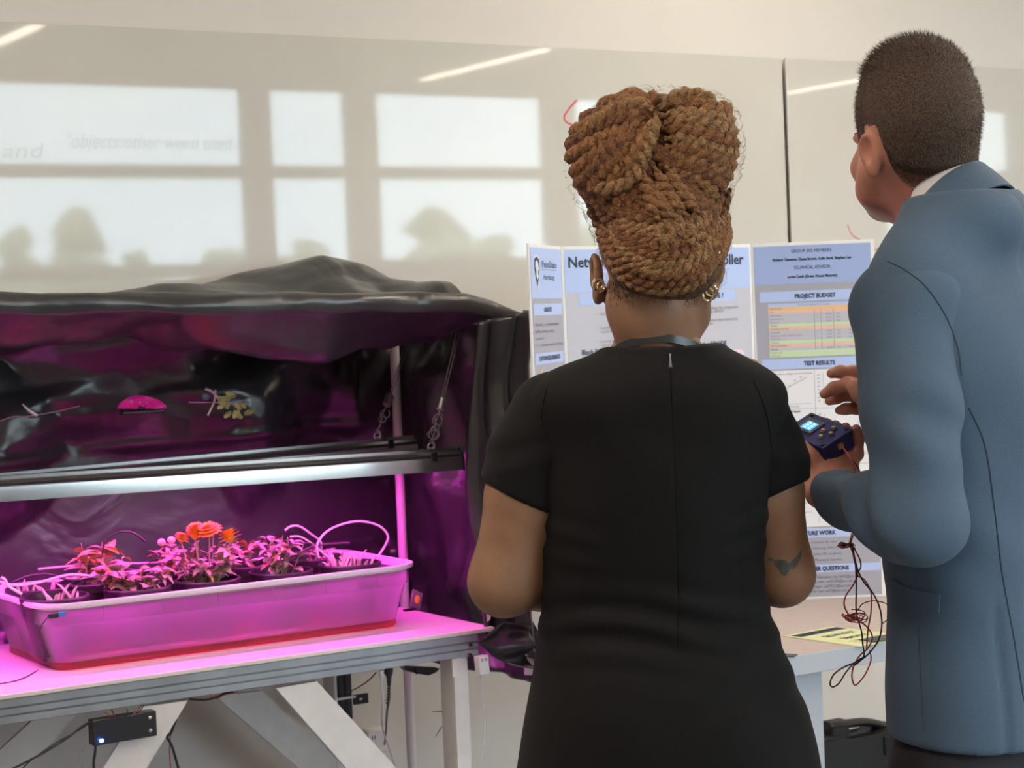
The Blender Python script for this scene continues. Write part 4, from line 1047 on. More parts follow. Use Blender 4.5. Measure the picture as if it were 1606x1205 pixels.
# paper lies with its long side along the far-left edge
ex = (c4[3]-c4[0]).normalized(); ey = Vector((0, 0, 1)).cross(ex)
if ey.dot(c4[1]-c4[0]) < 0: ey = -ey
LW, LH = (c4[3]-c4[0]).length, abs((c4[1]-c4[0]).dot(ey))
Ml = frame_M(c4[0], ex, ey, Vector((0, 0, 1)) if ex.cross(ey).z > 0 else Vector((0, 0, -1)))
sgn = 1 if ex.cross(ey).z > 0 else -1
lf = thing('leaflet', 'pale yellow green leaflet with black headline lying on the desk', 'leaflet', c4[0])
obj('paper', MB().box((0, 0, 0), (LW, LH, sgn*.0006), 0, Ml), M_lft, lf, smooth=False)
def lrect(x0, y0, x1, y1, mat, nm='printed_block'):
    obj(nm, MB().poly([Ml @ Vector((LW*x, LH*y, sgn*.0009)) for x, y in ((x0, y0), (x1, y0), (x1, y1), (x0, y1))]), mat, lf, smooth=False)
def ltext(body, x, y, size, w):
    me = text_mesh(body, size, w, size*.02, 'CENTER')
    if sgn < 0: me.transform(Matrix.Diagonal((1, -1, 1, 1)))
    me.transform(Ml @ Matrix.Translation((LW*x, LH*y, sgn*.0010)) @ Matrix.Rotation(0 if sgn > 0 else 0, 4, 'Z'))
    obj('lettering', me, M_ink, lf, smooth=False)
lrect(.06, .06, .97, .20, M_ink)
lrect(.12, .09, .9, .12, M_ink2)
ltext('GROW ROOT', .55, .42, .034, LW*.62); ltext('DEMO DAY', .55, .62, .030, LW*.5)
for k in range(4): lrect(.2, .72+k*.055, .85, .735+k*.055, M_ink2)
c5 = [at_z(x, y, DZ+.002) for x, y in ((1346, 1004), (1372, 1008), (1398, 1004), (1392, 996))]
ct = obj('photo_card', MB().poly(c5, .0012, (0, 0, 1)), M_black, smooth=False); tag(ct, 'small dark photo card lying on the leaflet near the man', 'card')
c6 = [at_z(x, y, DZ+.0006) for x, y in ((1226, 1031), (1246, 1031), (1252, 1027), (1230, 1026))]
ct = obj('business_card', MB().poly(c6, .0012, (0, 0, 1)), M_black, smooth=False); tag(ct, 'small dark card lying at the front edge of the desk beside the black dress', 'card')
# ---- black tool case under the desk
M_case = new_mat('black_tool_case', (.016, .015, .015), .55, bump=.25, bscale=260)
cy_ = 4.20
cA, cB = at_y(1277, 1150, cy_), at_y(1440, 1150, cy_)
zt = at_y(1345, 1152, cy_).z
tcx = (cA.x+cB.x)/2
tc_ = thing('tool_case', 'black plastic carrying case with a moulded handle standing under the desk', 'case', (tcx, cy_+.05, 0))
hw = (cB.x-cA.x)/2
for nm, ya, yb in (('front_shell', cy_, cy_+.055), ('back_shell', cy_+.057, cy_+.11)):
    pts = [(-hw, .012), (hw, .012), (hw, zt-.035), (hw-.03, zt-.006), (.075, zt-.006), (.055, zt-.02), (-.055, zt-.02), (-.075, zt), (-hw+.02, zt), (-hw, zt-.02)]
    m = MB().poly([(tcx+x, ya, z) for x, z in pts], yb-ya, (0, 1, 0))
    bmesh.ops.bevel(m.bm, geom=m.bm.edges[:], offset=.007, segments=2, affect='EDGES')
    obj(nm, m, M_case, tc_)
hz = at_y(1345, 1131, cy_+.05).z
hp = [at_y(1296, 1139, cy_+.05), at_y(1330, 1135, cy_+.05), at_y(1360, 1133, cy_+.05), at_y(1388, 1141, cy_+.05), at_y(1403, 1158, cy_+.05), at_y(1406, 1172, cy_+.05)]
m = MB(); m.tube(bez(hp, 24), .0125, 10)
for v in m.bm.verts: v.co.y = cy_+.055 + (v.co.y-cy_-.055)*1.5
obj('handle', m, M_case, tc_)
g0, g1 = at_y(1298, 1133, cy_+.05), at_y(1352, 1156, cy_+.05)
obj('handle_post', MB().box((g0.x, cy_+.03, g1.z-.02), (g1.x-.06, cy_+.08, g0.z), .006), M_case, tc_)
obj('latch', MB().box((tcx+.06, cy_-.006, zt-.075), (tcx+.115, cy_+.004, zt-.02), .003), M_black, tc_)
obj('foot', MB().box((tcx-hw*.8, cy_+.02, 0), (tcx-hw*.6, cy_+.09, .0115)), M_black, tc_, smooth=False)
obj('foot', MB().box((tcx+hw*.6, cy_+.02, 0), (tcx+hw*.8, cy_+.09, .0115)), M_black, tc_, smooth=False)
# ================================================================ signed-distance modelling for bodies and clothes
import openvdb as vdb
class Field:
    def __init__(s, lo, hi, h):
        s.lo = np.array(lo, float); s.h = h
        s.n = np.ceil((np.array(hi, float)-s.lo)/h).astype(int)+1
        s.a = np.full(s.n, .15, np.float32)
        s.ax = [s.lo[i]+h*np.arange(s.n[i]) for i in range(3)]
    def _slice(s, lo, hi):
        i0 = np.clip(np.floor((np.array(lo)-s.lo)/s.h).astype(int), 0, s.n); i1 = np.clip(np.ceil((np.array(hi)-s.lo)/s.h).astype(int)+1, 0, s.n)
        sl = tuple(slice(i0[k], i1[k]) for k in range(3))
        if any(i1[k] <= i0[k] for k in range(3)): return None, None
        X = s.ax[0][sl[0]][:, None, None]; Y = s.ax[1][sl[1]][None, :, None]; Z = s.ax[2][sl[2]][None, None, :]
        return sl, (X, Y, Z)
    def _blend(s, sl, d, k, op):
        a = s.a[sl]
        if op == 'add':
            if k > 0:
                hh = np.maximum(k-np.abs(a-d), 0)/k; r = np.minimum(a, d)-hh*hh*k*.25
            else: r = np.minimum(a, d)
        else:                                   # cut
            d = -d
            if k > 0:
                hh = np.maximum(k-np.abs(a-d), 0)/k; r = np.maximum(a, d)+hh*hh*k*.25
            else: r = np.maximum(a, d)
        s.a[sl] = r
    def cone(s, a, b, r1, r2, k=.02, op='add', flat=None, M=None):
        if M is not None: a = M @ Vector(a); b = M @ Vector(b)
        a = np.array(a, float); b = np.array(b, float); m = max(r1, r2)*(1.0)+k+.04
        sl, G = s._slice(np.minimum(a, b)-m, np.maximum(a, b)+m)
        if sl is None: return s
        ba = b-a; L2 = max(1e-9, ba @ ba)
        px, py, pz = G[0]-a[0], G[1]-a[1], G[2]-a[2]
        t = np.clip((px*ba[0]+py*ba[1]+pz*ba[2])/L2, 0, 1)
        qx, qy, qz = px-t*ba[0], py-t*ba[1], pz-t*ba[2]
        if flat is not None:                    # (direction, ratio): squashed along a direction
            f, ratio = flat; f = np.array(f, float); f = f/np.linalg.norm(f)
            w = qx*f[0]+qy*f[1]+qz*f[2]; g = (1/ratio-1)*w
            d = (np.sqrt((qx+g*f[0])**2+(qy+g*f[1])**2+(qz+g*f[2])**2)-(r1+(r2-r1)*t))*(ratio if ratio < 1 else 1)
        else: d = np.sqrt(qx*qx+qy*qy+qz*qz)-(r1+(r2-r1)*t)
        s._blend(sl, d, k, op); return s
    def chain(s, pts, rs, k=.02, **kw):
        for i in range(len(pts)-1): s.cone(pts[i], pts[i+1], rs[i], rs[i+1], k if i == 0 else min(k, .012), **kw)
        return s
    def ell(s, c, r, k=.02, op='add', M=None, rot=None):
        """ellipsoid; rot: 3x3/4x4 matrix of its axes"""
        Rm = Matrix(rot).to_3x3() if rot is not None else Matrix.Identity(3)
        if M is not None: c = M @ Vector(c); Rm = M.to_3x3() @ Rm
        c = np.array(c, float); m = max(r)+k+.03
        sl, G = s._slice(c-m, c+m)
        if sl is None: return s
        R3 = np.array(Rm)
        px, py, pz = G[0]-c[0], G[1]-c[1], G[2]-c[2]
        k0 = 0; k1 = 0
        for i in range(3):
            u = px*R3[0, i]+py*R3[1, i]+pz*R3[2, i]
            k0 = k0+(u/r[i])**2; k1 = k1+(u/r[i]**2)**2
        k0 = np.sqrt(k0); d = k0*(k0-1)/np.maximum(np.sqrt(k1), 1e-6)
        s._blend(sl, d, k, op); return s
    def stack(s, secs, k=.02, op='add', p=2.0):
        """upright loft of super-ellipses: rows (z, cx, cy, rx, ry)"""
        S = np.array(sorted(secs), float); zs = S[:, 0]
        m = S[:, 3:].max()+.05
        sl, G = s._slice((S[:, 1].min()-m, S[:, 2].min()-m, zs[0]-.05), (S[:, 1].max()+m, S[:, 2].max()+m, zs[-1]+.05))
        Z = s.ax[2][sl[2]]
        def ip(col):
            # smooth (monotone-ish) interpolation: linear, then blurred a little
            fine = np.linspace(zs[0], zs[-1], 200); v = np.interp(fine, zs, S[:, col])
            kk = np.ones(15)/15; vp = np.pad(v, 7, mode='edge'); v = np.convolve(vp, kk, 'valid')
            return np.interp(Z, fine, v)[None, None, :]
        cx, cy, rx, ry = (ip(c) for c in (1, 2, 3, 4))
        x = np.abs(G[0]-cx); y = np.abs(G[1]-cy)
        q = ((x/rx)**p+(y/ry)**p)**(1/p)
        rad = np.sqrt(x*x+y*y)
        d = rad*(1-1/np.maximum(q, 1e-3))
        d = np.where(q < .05, -np.minimum(rx, ry), d)
        Zb = Z[None, None, :]
        cap = np.maximum(zs[0]-Zb, Zb-zs[-1])
        d = np.maximum(d, cap)
        s._blend(sl, d, k, op); return s
    def func(s, lo, hi, f, k=0, op='cut'):
        sl, G = s._slice(lo, hi)
        if sl is None: return s
        s._blend(sl, np.broadcast_to(f(*G), s.a[sl].shape), k, op); return s
    def offset(s, f, lo=None, hi=None):
        sl, G = s._slice(s.lo if lo is None else lo, s.ax_hi() if hi is None else hi)
        s.a[sl] += np.broadcast_to(f(*G), s.a[sl].shape).astype(np.float32); return s
    def ax_hi(s): return [a[-1] for a in s.ax]
    def sample(s, P):
        P = np.atleast_2d(np.array(P, float)); u = (P-s.lo)/s.h
        u = np.clip(u, 0, s.n-1.001); i = u.astype(int); f = u-i; r = 0
        for dx in (0, 1):
            for dy in (0, 1):
                for dz in (0, 1):
                    w = (f[:, 0] if dx else 1-f[:, 0])*(f[:, 1] if dy else 1-f[:, 1])*(f[:, 2] if dz else 1-f[:, 2])
                    r = r+w*s.a[i[:, 0]+dx, i[:, 1]+dy, i[:, 2]+dz]
        return r
    def grad(s, P):
        e = s.h*.8; P = np.atleast_2d(np.array(P, float)); g = np.zeros_like(P)
        for k in range(3):
            D = np.zeros(3); D[k] = e; g[:, k] = s.sample(P+D)-s.sample(P-D)
        return g/np.maximum(np.linalg.norm(g, axis=1, keepdims=True), 1e-6)
    def project(s, P, off=0.0, it=14):
        P = np.atleast_2d(np.array(P, float)).copy()
        for _ in range(it):
            P -= (np.clip(s.sample(P)-off, -.02, .02))[:, None]*s.grad(P)*.9
        return P
    def march(s, P, D, off=0.0, it=60):
        P = np.atleast_2d(np.array(P, float)).copy(); D = np.array(D, float)
        for _ in range(it): P += D*(np.clip(s.sample(P)-off, -.02, .03))[:, None]*.8
        return P
    def to_mesh(s, name, merge=None):
        a = s.a.copy(); a[0] = a[-1] = .05; a[:, 0] = a[:, -1] = .05; a[:, :, 0] = a[:, :, -1] = .05
        g = vdb.FloatGrid(.15); g.copyFromArray(a)
        pts, quads = g.convertToQuads(isovalue=0.0)
        pts = pts*s.h+s.lo
        return pts, quads[:, ::-1]
def join_mesh(name, parts, mat=None, smooth_iter=0):
    V = []; Q = []; o = 0
    for p, q in parts:
        V.append(p); Q.append(q+o); o += len(p)
    V = np.concatenate(V); Q = np.concatenate(Q)
    me = bpy.data.meshes.new(name)
    me.from_pydata(V.tolist(), [], Q.tolist()); me.validate()
    me.polygons.foreach_set('use_smooth', [True]*len(me.polygons))
    if mat: me.materials.append(mat)
    return me
def person_frame(loc, az):
    """local +Y faces azimuth az (clockwise from world +Y), +X is the person's right"""
    return Matrix.Translation(Vector(loc)) @ Matrix.Rotation(-az, 4, 'Z')
class Local:
    def __init__(s, M): s.M = M; s.I = M.inverted(); s.o = s.I @ CAM; s.R = s.I.to_3x3()
    def y(s, px, py, Y): d = s.R @ ray(px, py); return s.o + d*((Y-s.o.y)/d.y)
    def x(s, px, py, X): d = s.R @ ray(px, py); return s.o + d*((X-s.o.x)/d.x)
    def d(s, px, py, D): return s.o + (s.R @ ray(px, py))*D
def hand(F, wrist, palm_dir, palm_n, fingers, thumb, sz=1.0):
    """palm block from the wrist; fingers: lists of joint points; thumb: joint points"""
    w = Vector(wrist); d = Vector(palm_dir).normalized(); n = Vector(palm_n).normalized(); sd = d.cross(n).normalized()
    for t_, r in ((-.032, .021), (-.011, .023), (.011, .023), (.032, .019)):
        F.cone(w+sd*t_*.62*sz, w+d*.085*sz+sd*t_*sz, .022*sz, .0155*sz, .012, flat=(n, .72))
    for f in fingers:
        L = len(f); rs = [.0098*sz, .0092*sz, .0085*sz, .0070*sz][:L]
        F.chain(f, rs, .006)
    F.chain(thumb, [.017*sz, .0125*sz, .0105*sz, .0085*sz][:len(thumb)], .012)
    return F
# ================================================================ the woman
WM_D = 2.66
wp = at_d(1040, 1000, WM_D)
wAZ = math.atan2(wp.x, wp.y) + R_(1.0)
WMx = person_frame((wp.x, wp.y, 0), wAZ)
Lw = Local(WMx)
Wy = lambda px, py, Y=0.0: Lw.y(px, py, Y)
def wz(py): return Wy(1040, py).z
M_skinw = new_mat('brown_skin', (.27, .142, .082), .5, var=.12, vscale=30, bump=.06, bscale=220, sss=.08)
M_dress = new_mat('black_crepe_dress', (.0045, .0043, .0050), .8, spec=.2, bump=.22, bscale=700, sheen=.03)
woman = thing('person', 'woman in a short-sleeved black dress with an auburn twisted updo, seen from behind', 'person', (wp.x, wp.y, 0), None, -wAZ)
# ---- dress
edge = [(548, 985, 1100), (580, 880, 1200), (620, 838, 1226), (700, 836, 1222), (800, 841, 1207), (893, 844, 1199), (930, 847, 1200), (970, 846, 1210), (1020, 838, 1229), (1064, 833, 1243), (1125, 822, 1272), (1205, 808, 1290), (1290, 806, 1296), (1400, 826, 1284)]
secs = []
for py, xl, xr in edge:
    a, b = Wy(xl, py), Wy(xr, py); z = (a.z+b.z)/2
    rx = (b.x-a.x)/2; ry = {548: .06, 580: .095, 620: .112, 700: .128, 800: .132, 893: .125, 930: .122, 970: .125, 1020: .135, 1064: .145, 1125: .155, 1205: .16, 1290: .155, 1400: .15}[py]
    cy = {548: .005, 580: .01, 620: .015, 700: .02, 800: .025, 893: .025, 930: .025, 970: .02, 1020: .012, 1064: .004, 1125: 0, 1205: 0, 1290: .005, 1400: .01}[py]
    secs.append((z, (a.x+b.x)/2, cy, rx, ry))
zb = secs[-1][0]
hz0 = .52
secs += [(hz0, secs[-1][1], .015, secs[-1][3]*.92, .14)]
SHL, SHR = Wy(856, 644, .01), Wy(1176, 636, .02)
ELL, ELR = Wy(790, 912, -.012), Wy(1226, 900, .075)
UPL, UPR = SHL.lerp(ELL, .54), SHR.lerp(ELR, .50)
D = Field((-.36, -.24, .50), (.36, .28, 1.47), .0055)
D.stack(secs, 0, p=2.25)
D.ell((SHL.x*.45, .0, SHL.z+.012), (.108, .085, .055), .05).ell((SHR.x*.45, .0, SHR.z+.012), (.108, .085, .055), .05)   # trapezius slope
D.ell((0, .13, wz(720)), (.13, .075, .075), .06)
def dress_sleeve(S, E, hem, sgn):
    """short set-in sleeve; hem: two picture points that its lower edge passes through"""
    F = Field((min(S.x, E.x)-.12, -.16, E.z-.02), (max(S.x, E.x)+.12, .20, S.z+.13), .005)
    m = S.lerp(E, .30); e = S.lerp(E, .72); inn = Vector((-sgn*.012, 0, 0))
    F.chain([S+inn+Vector((0, 0, -.012)), m, e], [.060, .0645, .0615], .03)
    F.ell(S+inn*3+Vector((0, 0, -.008)), (.066, .072, .053), .04)
    a, b_ = Wy(*hem[0], S.y), Wy(*hem[1], S.y); n = Vector((-(b_.z-a.z), 0, b_.x-a.x)).normalized()
    if n.z < 0: n = -n
    F.func((-.5, -.4, .9), (.5, .4, 1.5), lambda X, Y, Z: (X-a.x)*n.x+(Z-a.z+.05*(Y-S.y))*n.z, .004, 'cut')
    F.offset(lambda X, Y, Z: .0016*np.sin(X*60+Z*45)*np.sin(Y*30+Z*25)+.0022*np.exp(-((Z-a.z-.035)/.03)**2)*np.sin(Z*120+X*40*sgn))
    return F
DSL = dress_sleeve(SHL, ELL, ((757, 752), (840, 790)), -1); DSR = dress_sleeve(SHR, ELR, ((1270, 753), (1212, 775)), 1)
# wrinkles: folds at the waist, drag lines from the armpits
zw = wz(965)
def folds(X, Y, Z):
    back = np.clip(.5-Y*6, 0, 1)
    m1 = np.exp(-((Z-zw)/.045)**2)
    w = .0050*m1*np.sin((Z+.18*np.abs(X-.0)**1.3+.05*X)*150+2*np.sin(X*18))
    m2 = np.exp(-((Z-wz(835))/.05)**2)*np.clip((np.abs(X)-.06)/.08, 0, 1)
    w = w+.0042*m2*np.sin((Z-.25*np.abs(X))*170)
    m3 = np.exp(-((Z-wz(1060))/.05)**2)*np.clip((X+.02)/.1, 0, 1)
    w = w+.0045*m3*np.sin((Z-.55*X)*95)
    w = w+.0015*np.sin(X*37+2*np.sin(Z*14))*np.sin(Z*21+X*9)
    return w*back
D.offset(folds)
# centre back seam groove
sx = [(548, 1050), (700, 1057), (800, 1061), (930, 1064), (1000, 1062)]
szs = np.array([wz(p) for p, _ in sx])[::-1]; sxs = np.array([Wy(x, p, -.11).x for p, x in sx])[::-1]
D.offset(lambda X, Y, Z: .0016*np.exp(-((X-np.interp(Z, szs, sxs))/.003)**2)*(Y < 0)*(Z > wz(1010)))
for xo in (-.085, .105):
    D.offset(lambda X, Y, Z: .0011*np.exp(-((X-xo*(1-.2*(Z-1.1)))/.003)**2)*(Y < 0)*(Z < wz(800))*(Z > wz(1000)))
hole_c = Wy(1030, 520, .03)
D.ell((hole_c.x-.004, .03, wz(533)), (.082, .095, .030), .006, 'cut', rot=Matrix.Rotation(R_(-14), 3, 'X'))
D.func((-.4, -.3, .45), (.4, .3, .54), lambda X, Y, Z: (Z-hz0-.01)+0*X+0*Y, 0, 'cut')
dress = obj('dress', join_mesh('dress', [D.to_mesh('dress')], M_dress), None, woman, local=True)
for F_ in (DSL, DSR): obj('sleeve', join_mesh('sleeve', [F_.to_mesh('')], M_dress), None, dress, local=True)
# ---- skin: torso core, neck, arms, legs (one mesh), head at a finer grid
HC = Wy(1028, 418, .035)         # head centre, at ear level
hAZ = R_(-13)
HM = Matrix.Translation(HC) @ Matrix.Rotation(hAZ, 4, 'Z') @ Matrix.Rotation(R_(-4), 4, 'X')
NB = Wy(1030, 566, .005)
B = Field((-.36, -.2, .42), (.36, .42, 1.52), .006)
B.stack([(z, cx, cy, max(.05, rx-.022), max(.045, ry-.022)) for z, cx, cy, rx, ry in secs if z > .5 and z < wz(560)], 0)
B.cone(NB+Vector((0, 0, -.05)), NB+Vector((0, .004, .02)), .062, .056, .045)
B.cone(NB+Vector((-.10, 0, -.035)), NB+Vector((.10, 0, -.035)), .028, .028, .05)
WRL, WRR = Vector((-.045, .285, ELL.z-.012)), Vector((.07, .29, ELR.z+.0))
def arm(F, S, E, Wr, fat=1.0):
    m = S.lerp(E, .5)
    F.chain([S, m+Vector((0, -.004, 0)), E], [.038*fat, .0505*fat, .0415*fat], .02)
    f1 = E.lerp(Wr, .28)+Vector((0, 0, -.004))
    F.chain([E, f1, Wr], [.040*fat, .043*fat, .027*fat], .03)
arm(B, SHL, ELL, WRL, 1.04); arm(B, SHR, ELR, WRR, .98)
B.func((-.4, -.3, .4), (.4, .45, .6), lambda X, Y, Z: .0*X+.2+0*Y+0*Z, 0, 'add')
for sx_ in (-1, 1):
    B.chain([(sx_*.095, .01, .62), (sx_*.085, .015, .45)], [.075, .058], .02)
Lg = Field((-.22, -.16, .0), (.22, .24, .56), .008)
for sx_ in (-1, 1):
    Lg.chain([(sx_*.092, .01, .56), (sx_*.085, .015, .47), (sx_*.085, -.012, .34), (sx_*.082, -.01, .10), (sx_*.082, .0, .055)], [.072, .055, .054, .034, .033], .02)
    Lg.cone((sx_*.082, -.02, .03), (sx_*.09, .13, .02), .028, .022, .02, flat=((0, 0, 1), .8))
Hn = Field((-.20, .16, ELL.z-.12), (.24, .44, ELL.z+.14), .0026)
def relaxed(F, W, side, d):
    d = Vector(d).normalized(); n = Vector((0, -.25, 1)).normalized(); sd = d.cross(n).normalized()
    k = W+d*.085; fs = []
    for i, (o, L) in enumerate(((-.030, .030), (-.010, .035), (.010, .033), (.030, .026))):
        a = k+sd*o*side*-1; b = a+d*L-n*.006; c = b+(d*.7-n*.7)*L*.72; e = c+(d*.2-n)*L*.55
        fs.append([a, b, c, e])
    th = [W+d*.025+sd*.022*side, W+d*.055+sd*.042*side+n*.004, W+d*.085+sd*.044*side+n*.004, W+d*.105+sd*.036*side]
    hand(F, W, d, n, fs, th, .93)
    F.cone(W-d*.05, W, .028, .024, .01)
relaxed(Hn, WRL, -1, (.85, .35, -.05)); relaxed(Hn, WRR+Vector((0, 0, .035)), 1, (-.85, .25, .0))
Hd = Field(np.array(HC)-[.125, .15, .20], np.array(HC)+[.125, .16, .16], .0032)
def head(F, M, female=True, low=1.0):
    s = .94 if female else 1.0
    v = lambda x, y, z: (x*s, y*s*(1-(1-low)*.5*min(1, max(0, -z/.03))), z*s*(low if z < 0 else 1))
    F.ell(v(0, -.018, .045), v(.0765, .097, .094), .0, M=M)
    F.ell(v(0, .030, -.030), v(.060, .066, .082), .03, M=M)
    for q in (-1, 1):
        F.cone(v(q*.056, .004, -.045), v(q*.050, .020, -.070), .020*s, .016*s, .03, M=M)
        F.cone(v(q*.050, .020, -.072), v(q*.014, .082, -.106), .016*s, .014*s, .025, M=M)
        F.ell(v(q*.040, .064, -.030), v(.024, .020, .020), .02, M=M)
        F.cone(v(q*.012, .090, .022), v(q*.046, .076, .020), .008*s, .007*s, .014, M=M)
        F.ell(v(q*.031, .096, .004), v(.016, .014, .011), .010, 'cut', M=M)
        F.ell(v(q*.031, .0805, .004), v(.0125, .0125, .0105), .002, M=M)
    F.ell(v(0, .083, -.106), v(.020, .015, .015), .02, M=M)
    F.cone(v(0, .091, .010), v(0, .108, -.032), .0075*s, .0100*s, .010, M=M)
    for q in (-1, 1): F.ell(v(q*.011, .103, -.036), v(.0075, .009, .0065), .008, M=M)
    F.ell(v(0, .0935, -.064), v(.022, .008, .0055), .005, M=M)
    F.ell(v(0, .0925, -.074), v(.019, .008, .0065), .004, M=M)
    F.cone(v(-.022, .1005, -.069), v(.022, .1005, -.069), .0018, .0018, .003, 'cut', M=M)
def ear(F, M, q, c, s=1.0):
    Re = Matrix.Rotation(q*R_(-26), 3, 'Z') @ Matrix.Rotation(R_(-12), 3, 'X')
    F.ell(c, (.0075*s, .0185*s, .031*s), .006, M=M, rot=Re)
    F.ell((c[0]+q*.006*s, c[1]+.003*s, c[2]+.004*s), (.005*s, .0105*s, .019*s), .004, 'cut', M=M, rot=Re)
    pts = []
    for a in np.linspace(-60, 215, 9):
        o = Re @ Vector((q*.003*s, -.0165*s*math.cos(R_(a)), .005*s+.0235*s*math.sin(R_(a)))); pts.append((c[0]+o.x, c[1]+o.y, c[2]+o.z))
    F.chain(pts, [.0036*s]*9, .003, M=M)
    o = Re @ Vector((0, .004*s, -.026*s)); F.ell((c[0]+o.x, c[1]+o.y, c[2]+o.z), (.006*s, .009*s, .010*s), .006, M=M, rot=Re)
head(Hd, HM)
Hd.cone(HC+Vector((0, -.024, -.055)), NB+Vector((0, .002, .0)), .052, .056, .035)
Hd.ell((0, -.060, -.060), (.050, .032, .040), .04, M=HM)
for q in (-1, 1): ear(Hd, HM, q, (q*.0800, -.008, -.012), 1.05)
body = obj('body', join_mesh('body', [B.to_mesh(''), Lg.to_mesh(''), Hn.to_mesh(''), Hd.to_mesh('')], M_skinw), None, woman, local=True)
obj('shoe', MB().sphere((-.086, .05, .022), .05, 2, (.85, 2.4, .45)), M_black, woman, local=True)
obj('shoe', MB().sphere((.086, .05, .022), .05, 2, (.85, 2.4, .45)), M_black, woman, local=True)
# ---- ribbon round the neck
SK = Field((-.2, -.16, wz(600)), (.2, .18, wz(440)), .004)
SK.cone(NB+Vector((0, 0, -.05)), NB+Vector((0, .004, .02)), .062, .056, .045)
SK.cone(NB+Vector((-.10, 0, -.035)), NB+Vector((.10, 0, -.035)), .028, .028, .05)
SK.cone(HC+Vector((0, -.024, -.055)), NB+Vector((0, .002, .0)), .052, .056, .035)
M_ribbon = new_mat('black_satin_ribbon', (.012, .016, .018), .32, spec=.6)
rb = MB(); rings = []
N = 48
for k in range(N):
    a = R_(-205+230*k/(N-1)) - R_(0)           # from the front left round the back to the front right
    ca, sa = math.cos(a), math.sin(a)
    hgt = NB.z + .036 - .022*(1+sa)*1.2
    base = Vector((NB.x+.09*ca, .0+.09*sa, hgt))
    rings.append(base)
P0 = SK.project([(p.x, p.y, p.z-.006) for p in rings], .0012, 25); P1 = SK.project([(p.x, p.y, p.z+.006) for p in rings], .0012, 25)
def strip(m, A, Bq):
    va = [m.bm.verts.new(p) for p in A]; vb = [m.bm.verts.new(p) for p in Bq]
    for k in range(len(va)-1): m.bm.faces.new((va[k], va[k+1], vb[k+1], vb[k]))
strip(rb, P0, P1); rb.solidify(.0012)
obj('neck_ribbon', rb, M_ribbon, woman, local=True)
# ---- zip: pull and tape down the centre back
zp = [(sxs_, z_) for sxs_, z_ in zip(sxs[::-1], szs[::-1])]
zz_ = np.linspace(wz(551), wz(1000), 60)
zpts = D.march([(np.interp(z_, szs, sxs), -.2, z_) for z_ in zz_], (0, 1, 0), .0003)
M_zip = new_mat('black_zip_tape', (.0015, .0015, .002), .9, spec=.1)
zl = obj('zip', MB().tube(zpts, .0007, 5), M_zip, dress, local=True)
pp = D.march([(np.interp(wz(p_), szs, sxs), -.2, wz(p_)) for p_ in (554, 560, 567, 575)], (0, 1, 0), .0018)
obj('zip_pull', MB().tube(pp, [.0016, .0012, .0017, .0030], 6), M_steel, dress, local=True)
# shoulder and armhole seams
M_seam = new_mat('black_seam', (.002, .002, .002), .9, spec=.1)
for pts in ([(1193, 590), (1214, 640), (1226, 700), (1238, 740), (1252, 762)], [(843, 598), (834, 650), (834, 720), (838, 790)]):
    q = D.march([tuple(Wy(x, y, -.26)) for x, y in [(p.x, p.y) for p in bez([(a, b, 0) for a, b in pts], 40)]], np.array((Lw.R @ ray(1040, 700)).normalized()), .0002)
    obj('seam', MB().tube(q, .0006, 5), M_seam, dress, local=True)
# ---- earrings
M_silver = new_mat('polished_silver_gold', (.80, .70, .52), .15, 1.0)
def hoop(px, py, Y, r, rot):
    c = Wy(px, py, Y); Mx = Matrix.Translation(c) @ Matrix.Rotation(rot, 4, 'Z')
    m = MB().tube([Mx @ Vector((r*math.cos(a), 0, r*math.sin(a))) for a in np.linspace(0, 6.2832, 25)], .0019, 7, cap=False)
    obj('earring', m, M_silver, woman, local=True)
hoop(938, 446, .02, .0074, R_(15)); hoop(943, 450, .014, .0058, R_(40)); hoop(1110, 462, -.022, .0085, R_(35)); hoop(1115, 456, -.018, .0072, R_(10))
obj('ear_stud', MB().sphere(Wy(1127, 397, -.075), .003, 2), M_silver, woman, local=True)
# ---- tattoo on the right forearm: patches lying on the skin
M_tat = new_mat('blue_green_tattoo', (.075, .085, .08), .55, var=.4, vscale=90)
def patch(poly):
    c = np.mean(poly, axis=0); n = len(poly); rows = []
    for s_ in (0.02, .35, .7, 1.0): rows.append([(c[0]+(x-c[0])*s_, c[1]+(y-c[1])*s_) for x, y in poly])
    m = MB(); dr = np.array((Lw.R @ ray(1235, 885)).normalized()); V = []
    for r in rows:
        P = B.march([tuple(Wy(x, y, -.14)) for x, y in r], dr, .0006); V.append([m.bm.verts.new(p) for p in P])
    for a, b in zip(V, V[1:]):
        for k in range(n): m.bm.faces.new((a[k], a[(k+1) % n], b[(k+1) % n], b[k]))
    obj('tattoo', m, M_tat, body, local=True)
patch([(1212, 880), (1222, 877), (1233, 880), (1240, 886), (1238, 896), (1232, 905), (1224, 902), (1220, 893), (1214, 887)])
patch([(1238, 884), (1246, 876), (1254, 868), (1260, 858), (1258, 874), (1252, 886), (1246, 893), (1240, 893)])
patch([(1201, 876), (1208, 875), (1214, 879), (1210, 881), (1204, 879)])

